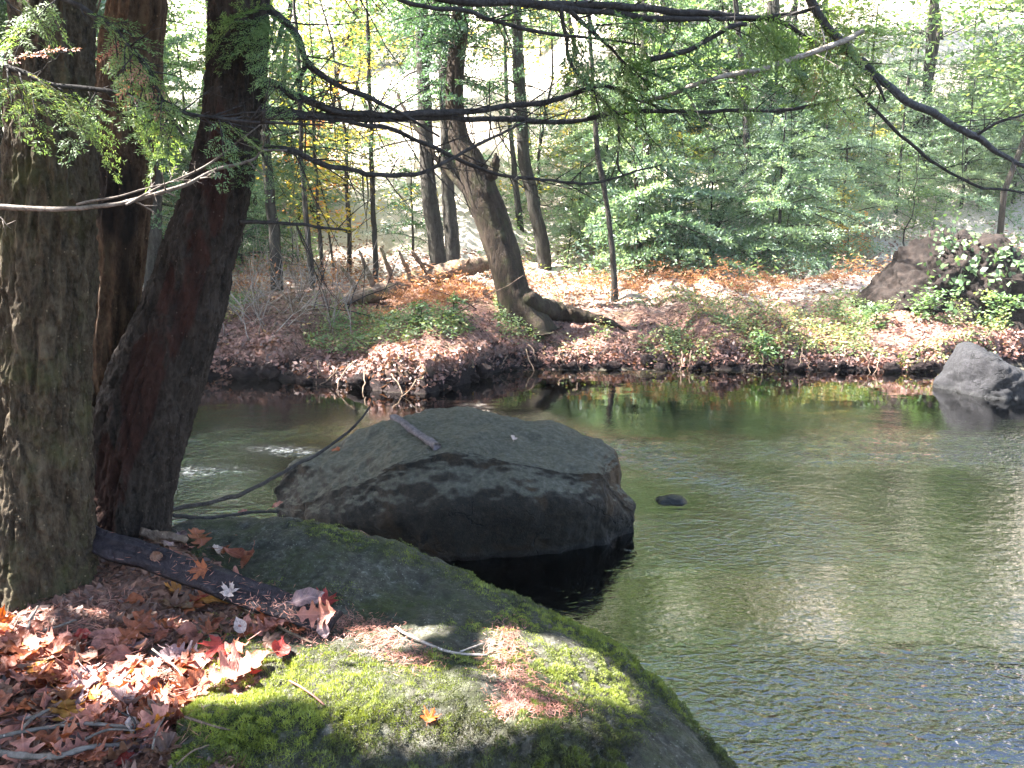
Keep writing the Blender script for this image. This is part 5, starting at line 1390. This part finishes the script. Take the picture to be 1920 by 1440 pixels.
# fallen log with dead sticks
P1, P2 = gnd(655, 575), gnd(925, 520)
pl = [(640, 566, P1[1] + .3, 14), (720, 545, P1[1] + .6, 17), (800, 522, P1[1] + .9, 18), (870, 502, P1[1] + 1.1, 17), (930, 488, P1[1] + 1.2, 13)]
logo = empty('fallen_log', at(655, 575, P1[1] + .3), 'mossy fallen log lying behind the far bank left of the bent tree', 'log')
V, F, Q = limb(pl, nu=18, n=60, wob=.18, seed=30); obj('trunk', V, F, M['deadwood'], logo)
for i, (x0, y0, x1, y1) in enumerate([(700, 548, 672, 470), (735, 540, 712, 462), (770, 530, 745, 470), (800, 524, 772, 470), (675, 560, 640, 500), (826, 515, 790, 492), (860, 505, 880, 485)]):
    Y = P1[1] + .5 + .1 * i
    V, F, Q = limb([(x0, y0, Y, 6), ((x0 + x1) / 2 + 4, (y0 + y1) / 2, Y - .1, 4.5), (x1, y1, Y - .2, 2.5)], nu=6, seed=31 + i, wob=.3); obj('dead_limb', V, F, M['deadwood'], logo)
for i in range(16):
    px, py = g.uniform(560, 900), g.uniform(540, 600); P = gnd(px, py); L = g.uniform(.5, 1.5); d = np.array([g.normal(0, .8), g.normal(0, .3), abs(g.normal(.5, .4)) + .1]); d /= np.linalg.norm(d)
    s = np.linspace(0, 1, 7)[:, None]; c = P + d * s * L + np.cumsum(g.normal(0, .015, (7, 3)), 0)
    V, F = tube(c, np.linspace(.012, .004, 7), 5, .2, i); tag(obj('dead_stick', V, F, M['twig'] if i % 2 else M['deadwood']), 'thin dead stick poking up around the fallen log', 'stick', 'dead sticks around the fallen log')
for i in range(40):
    px, py = g.uniform(400, 660), g.uniform(560, 640); P = gnd(px, py); L = g.uniform(.4, 1.1); d = np.array([g.normal(0, .6), g.normal(0, .3), 1.0]); d /= np.linalg.norm(d)
    s = np.linspace(0, 1, 7)[:, None]; c = P + d * s * L + np.cumsum(g.normal(0, .02, (7, 3)), 0); mb = MB(); mb.add(*tube(c, np.linspace(.009, .003, 7), 4))
    for k_ in range(9):
        j = g.integers(2, 6); d2 = d + g.normal(0, .6, 3); c2 = c[j] + d2 * np.linspace(0, L * .5, 4)[:, None]; mb.add(*tube(c2, np.linspace(.005, .002, 4), 3))
    V, F, _ = mb.get(); tag(obj('bare_shrub', V, F, M['twig_pale'] if i % 3 else M['deadwood']), 'bare twiggy shrub on the left of the far bank', 'shrub', 'bare shrubs on the left of the far bank')

# root mound on the right
cm = gnd(1790, 592); cm = cm + np.array([.22, .55, .12])
mound = empty('root_mound', cm, 'dark upturned root plate of a fallen tree at the right of the far bank', 'root plate')
V, F = lump(cm, (1.12, .85, 1.02), [((-1, -.35, .9), 1.0), ((-.5, -.6, 1), 1.0), ((.1, -.3, 1), 1.12), ((0, -1, .25), .72), ((1, -.4, .2), 1.5), ((1, 0, 1), 1.45), ((0, 1, .3), .8), ((0, 0, -1), .8), ((-1, 0, -.3), 1.25)], 120, [(.16, 1.7), (.07, 6), (.03, 18)], p=8, n=(110, 170))
M['mound'] = bark_mat('mound', (.004, .003, .0025), (.010, .0065, .005), (.028, .019, .015), None, zs=.8, scale=9)
obj('earth', V, F, M['mound'], mound)
mbv = BVHTree.FromPolygons([tuple(v) for v in V], [tuple(f) for f in F])
for i in range(44):
    q = V[g.integers(len(V))]; nn_ = (q - cm) / np.linalg.norm(q - cm)
    if nn_[1] > .2 or nn_[2] < -.2: continue
    d = nn_ * .6 + g.normal(0, .6, 3); L = g.uniform(.2, .6); s = np.linspace(0, 1, 7)[:, None]; c = q - nn_ * .03 + d * s * L + np.cumsum(g.normal(0, .025, (7, 3)), 0) + np.array([0, 0, -.25 * L]) * s * s
    V2, F2 = tube(c, np.linspace(.014, .003, 7), 5, .25, i); obj('root', V2, F2, M['mound'], mound)
vine = empty('vine', cm + np.array([.4, -.7, 0]), 'pale green heart-leaved vine climbing over the root mound', 'vine')
Lv = Leaves(); mb = MB()
for i in range(40):
    px, py = g.uniform(1740, 1930), g.uniform(435, 585)
    P, n_ = hit(px, py, (mbv, gbvh)); 
    if P is None: continue
    m = 11; cc = P + n_ * .05 + np.cumsum(g.normal(0, .06, (m, 3)), 0) + np.array([0, -.02, 0]) * np.arange(m)[:, None]
    tv_, tf_ = tube(cc, np.full(m, .003), 4); obj('stem', tv_, tf_, M['twig'], vine)
    Bd = g.normal(0, 1, (m, 3)) * .7 + np.array([0, 0, -.5]); Bd /= np.linalg.norm(Bd, axis=1)[:, None]
    l = g.uniform(.06, .13, m); Lv.add(quads(cc, Bd, l, l * .8, np.stack([g.normal(0, .5, m), g.normal(-.7, .4, m), np.full(m, .7)], 1)), g.random(m))
Lv.build('leaves', M['leaf_pale'], vine)
for i, (px, py, h, lab) in enumerate([(1740, 600, .5, 'leafy green plant at the foot of the root mound'), (1860, 610, .55, 'light green leafy plant beside the vine on the root mound'), (1800, 585, .5, 'pale green leafy plant under the middle of the vine'), (1905, 590, .6, 'yellow-green leafy plant at the edge of view below the root mound'), (1640, 615, .35, 'pale leafy plant left of the root mound'), (1425, 672, .35, 'bright green plant hanging over the dark waterline'), (850, 605, .4, 'light green leafy plant left of the foot of the bent tree'), (790, 610, .3, 'small light green plant beside the rusty bracken')]):
    broad('leafy_plant', lab, None, gnd(px, py), h, h * .9, 16, 860 + i, 'leaf_pale' if i not in (1,) else 'leaf_green', z0=.05, leaf=.075, bark='twig', cat='plant', layers=1.6)

# sunlit air
V = np.array([[-60, -9, -2.5], [60, -9, -2.5], [60, 100, -2.5], [-60, 100, -2.5], [-60, -9, 52], [60, -9, 52], [60, 100, 52], [-60, 100, 52.]])
hz = obj('haze', V, [[0, 3, 2, 1], [4, 5, 6, 7], [0, 1, 5, 4], [1, 2, 6, 5], [2, 3, 7, 6], [3, 0, 4, 7]], None, smooth=False)
t = NT('haze'); pv = t.n('VolumePrincipled', Color=(.93, .96, 1.0), Density=.0006, Anisotropy=.2)
t.t.links.new(pv.outputs[0], t.out.inputs['Volume']); hz.data.materials.append(t.m)
tag(hz, 'thin bright haze filling the air over the stream and the wood', 'haze', kind='stuff')
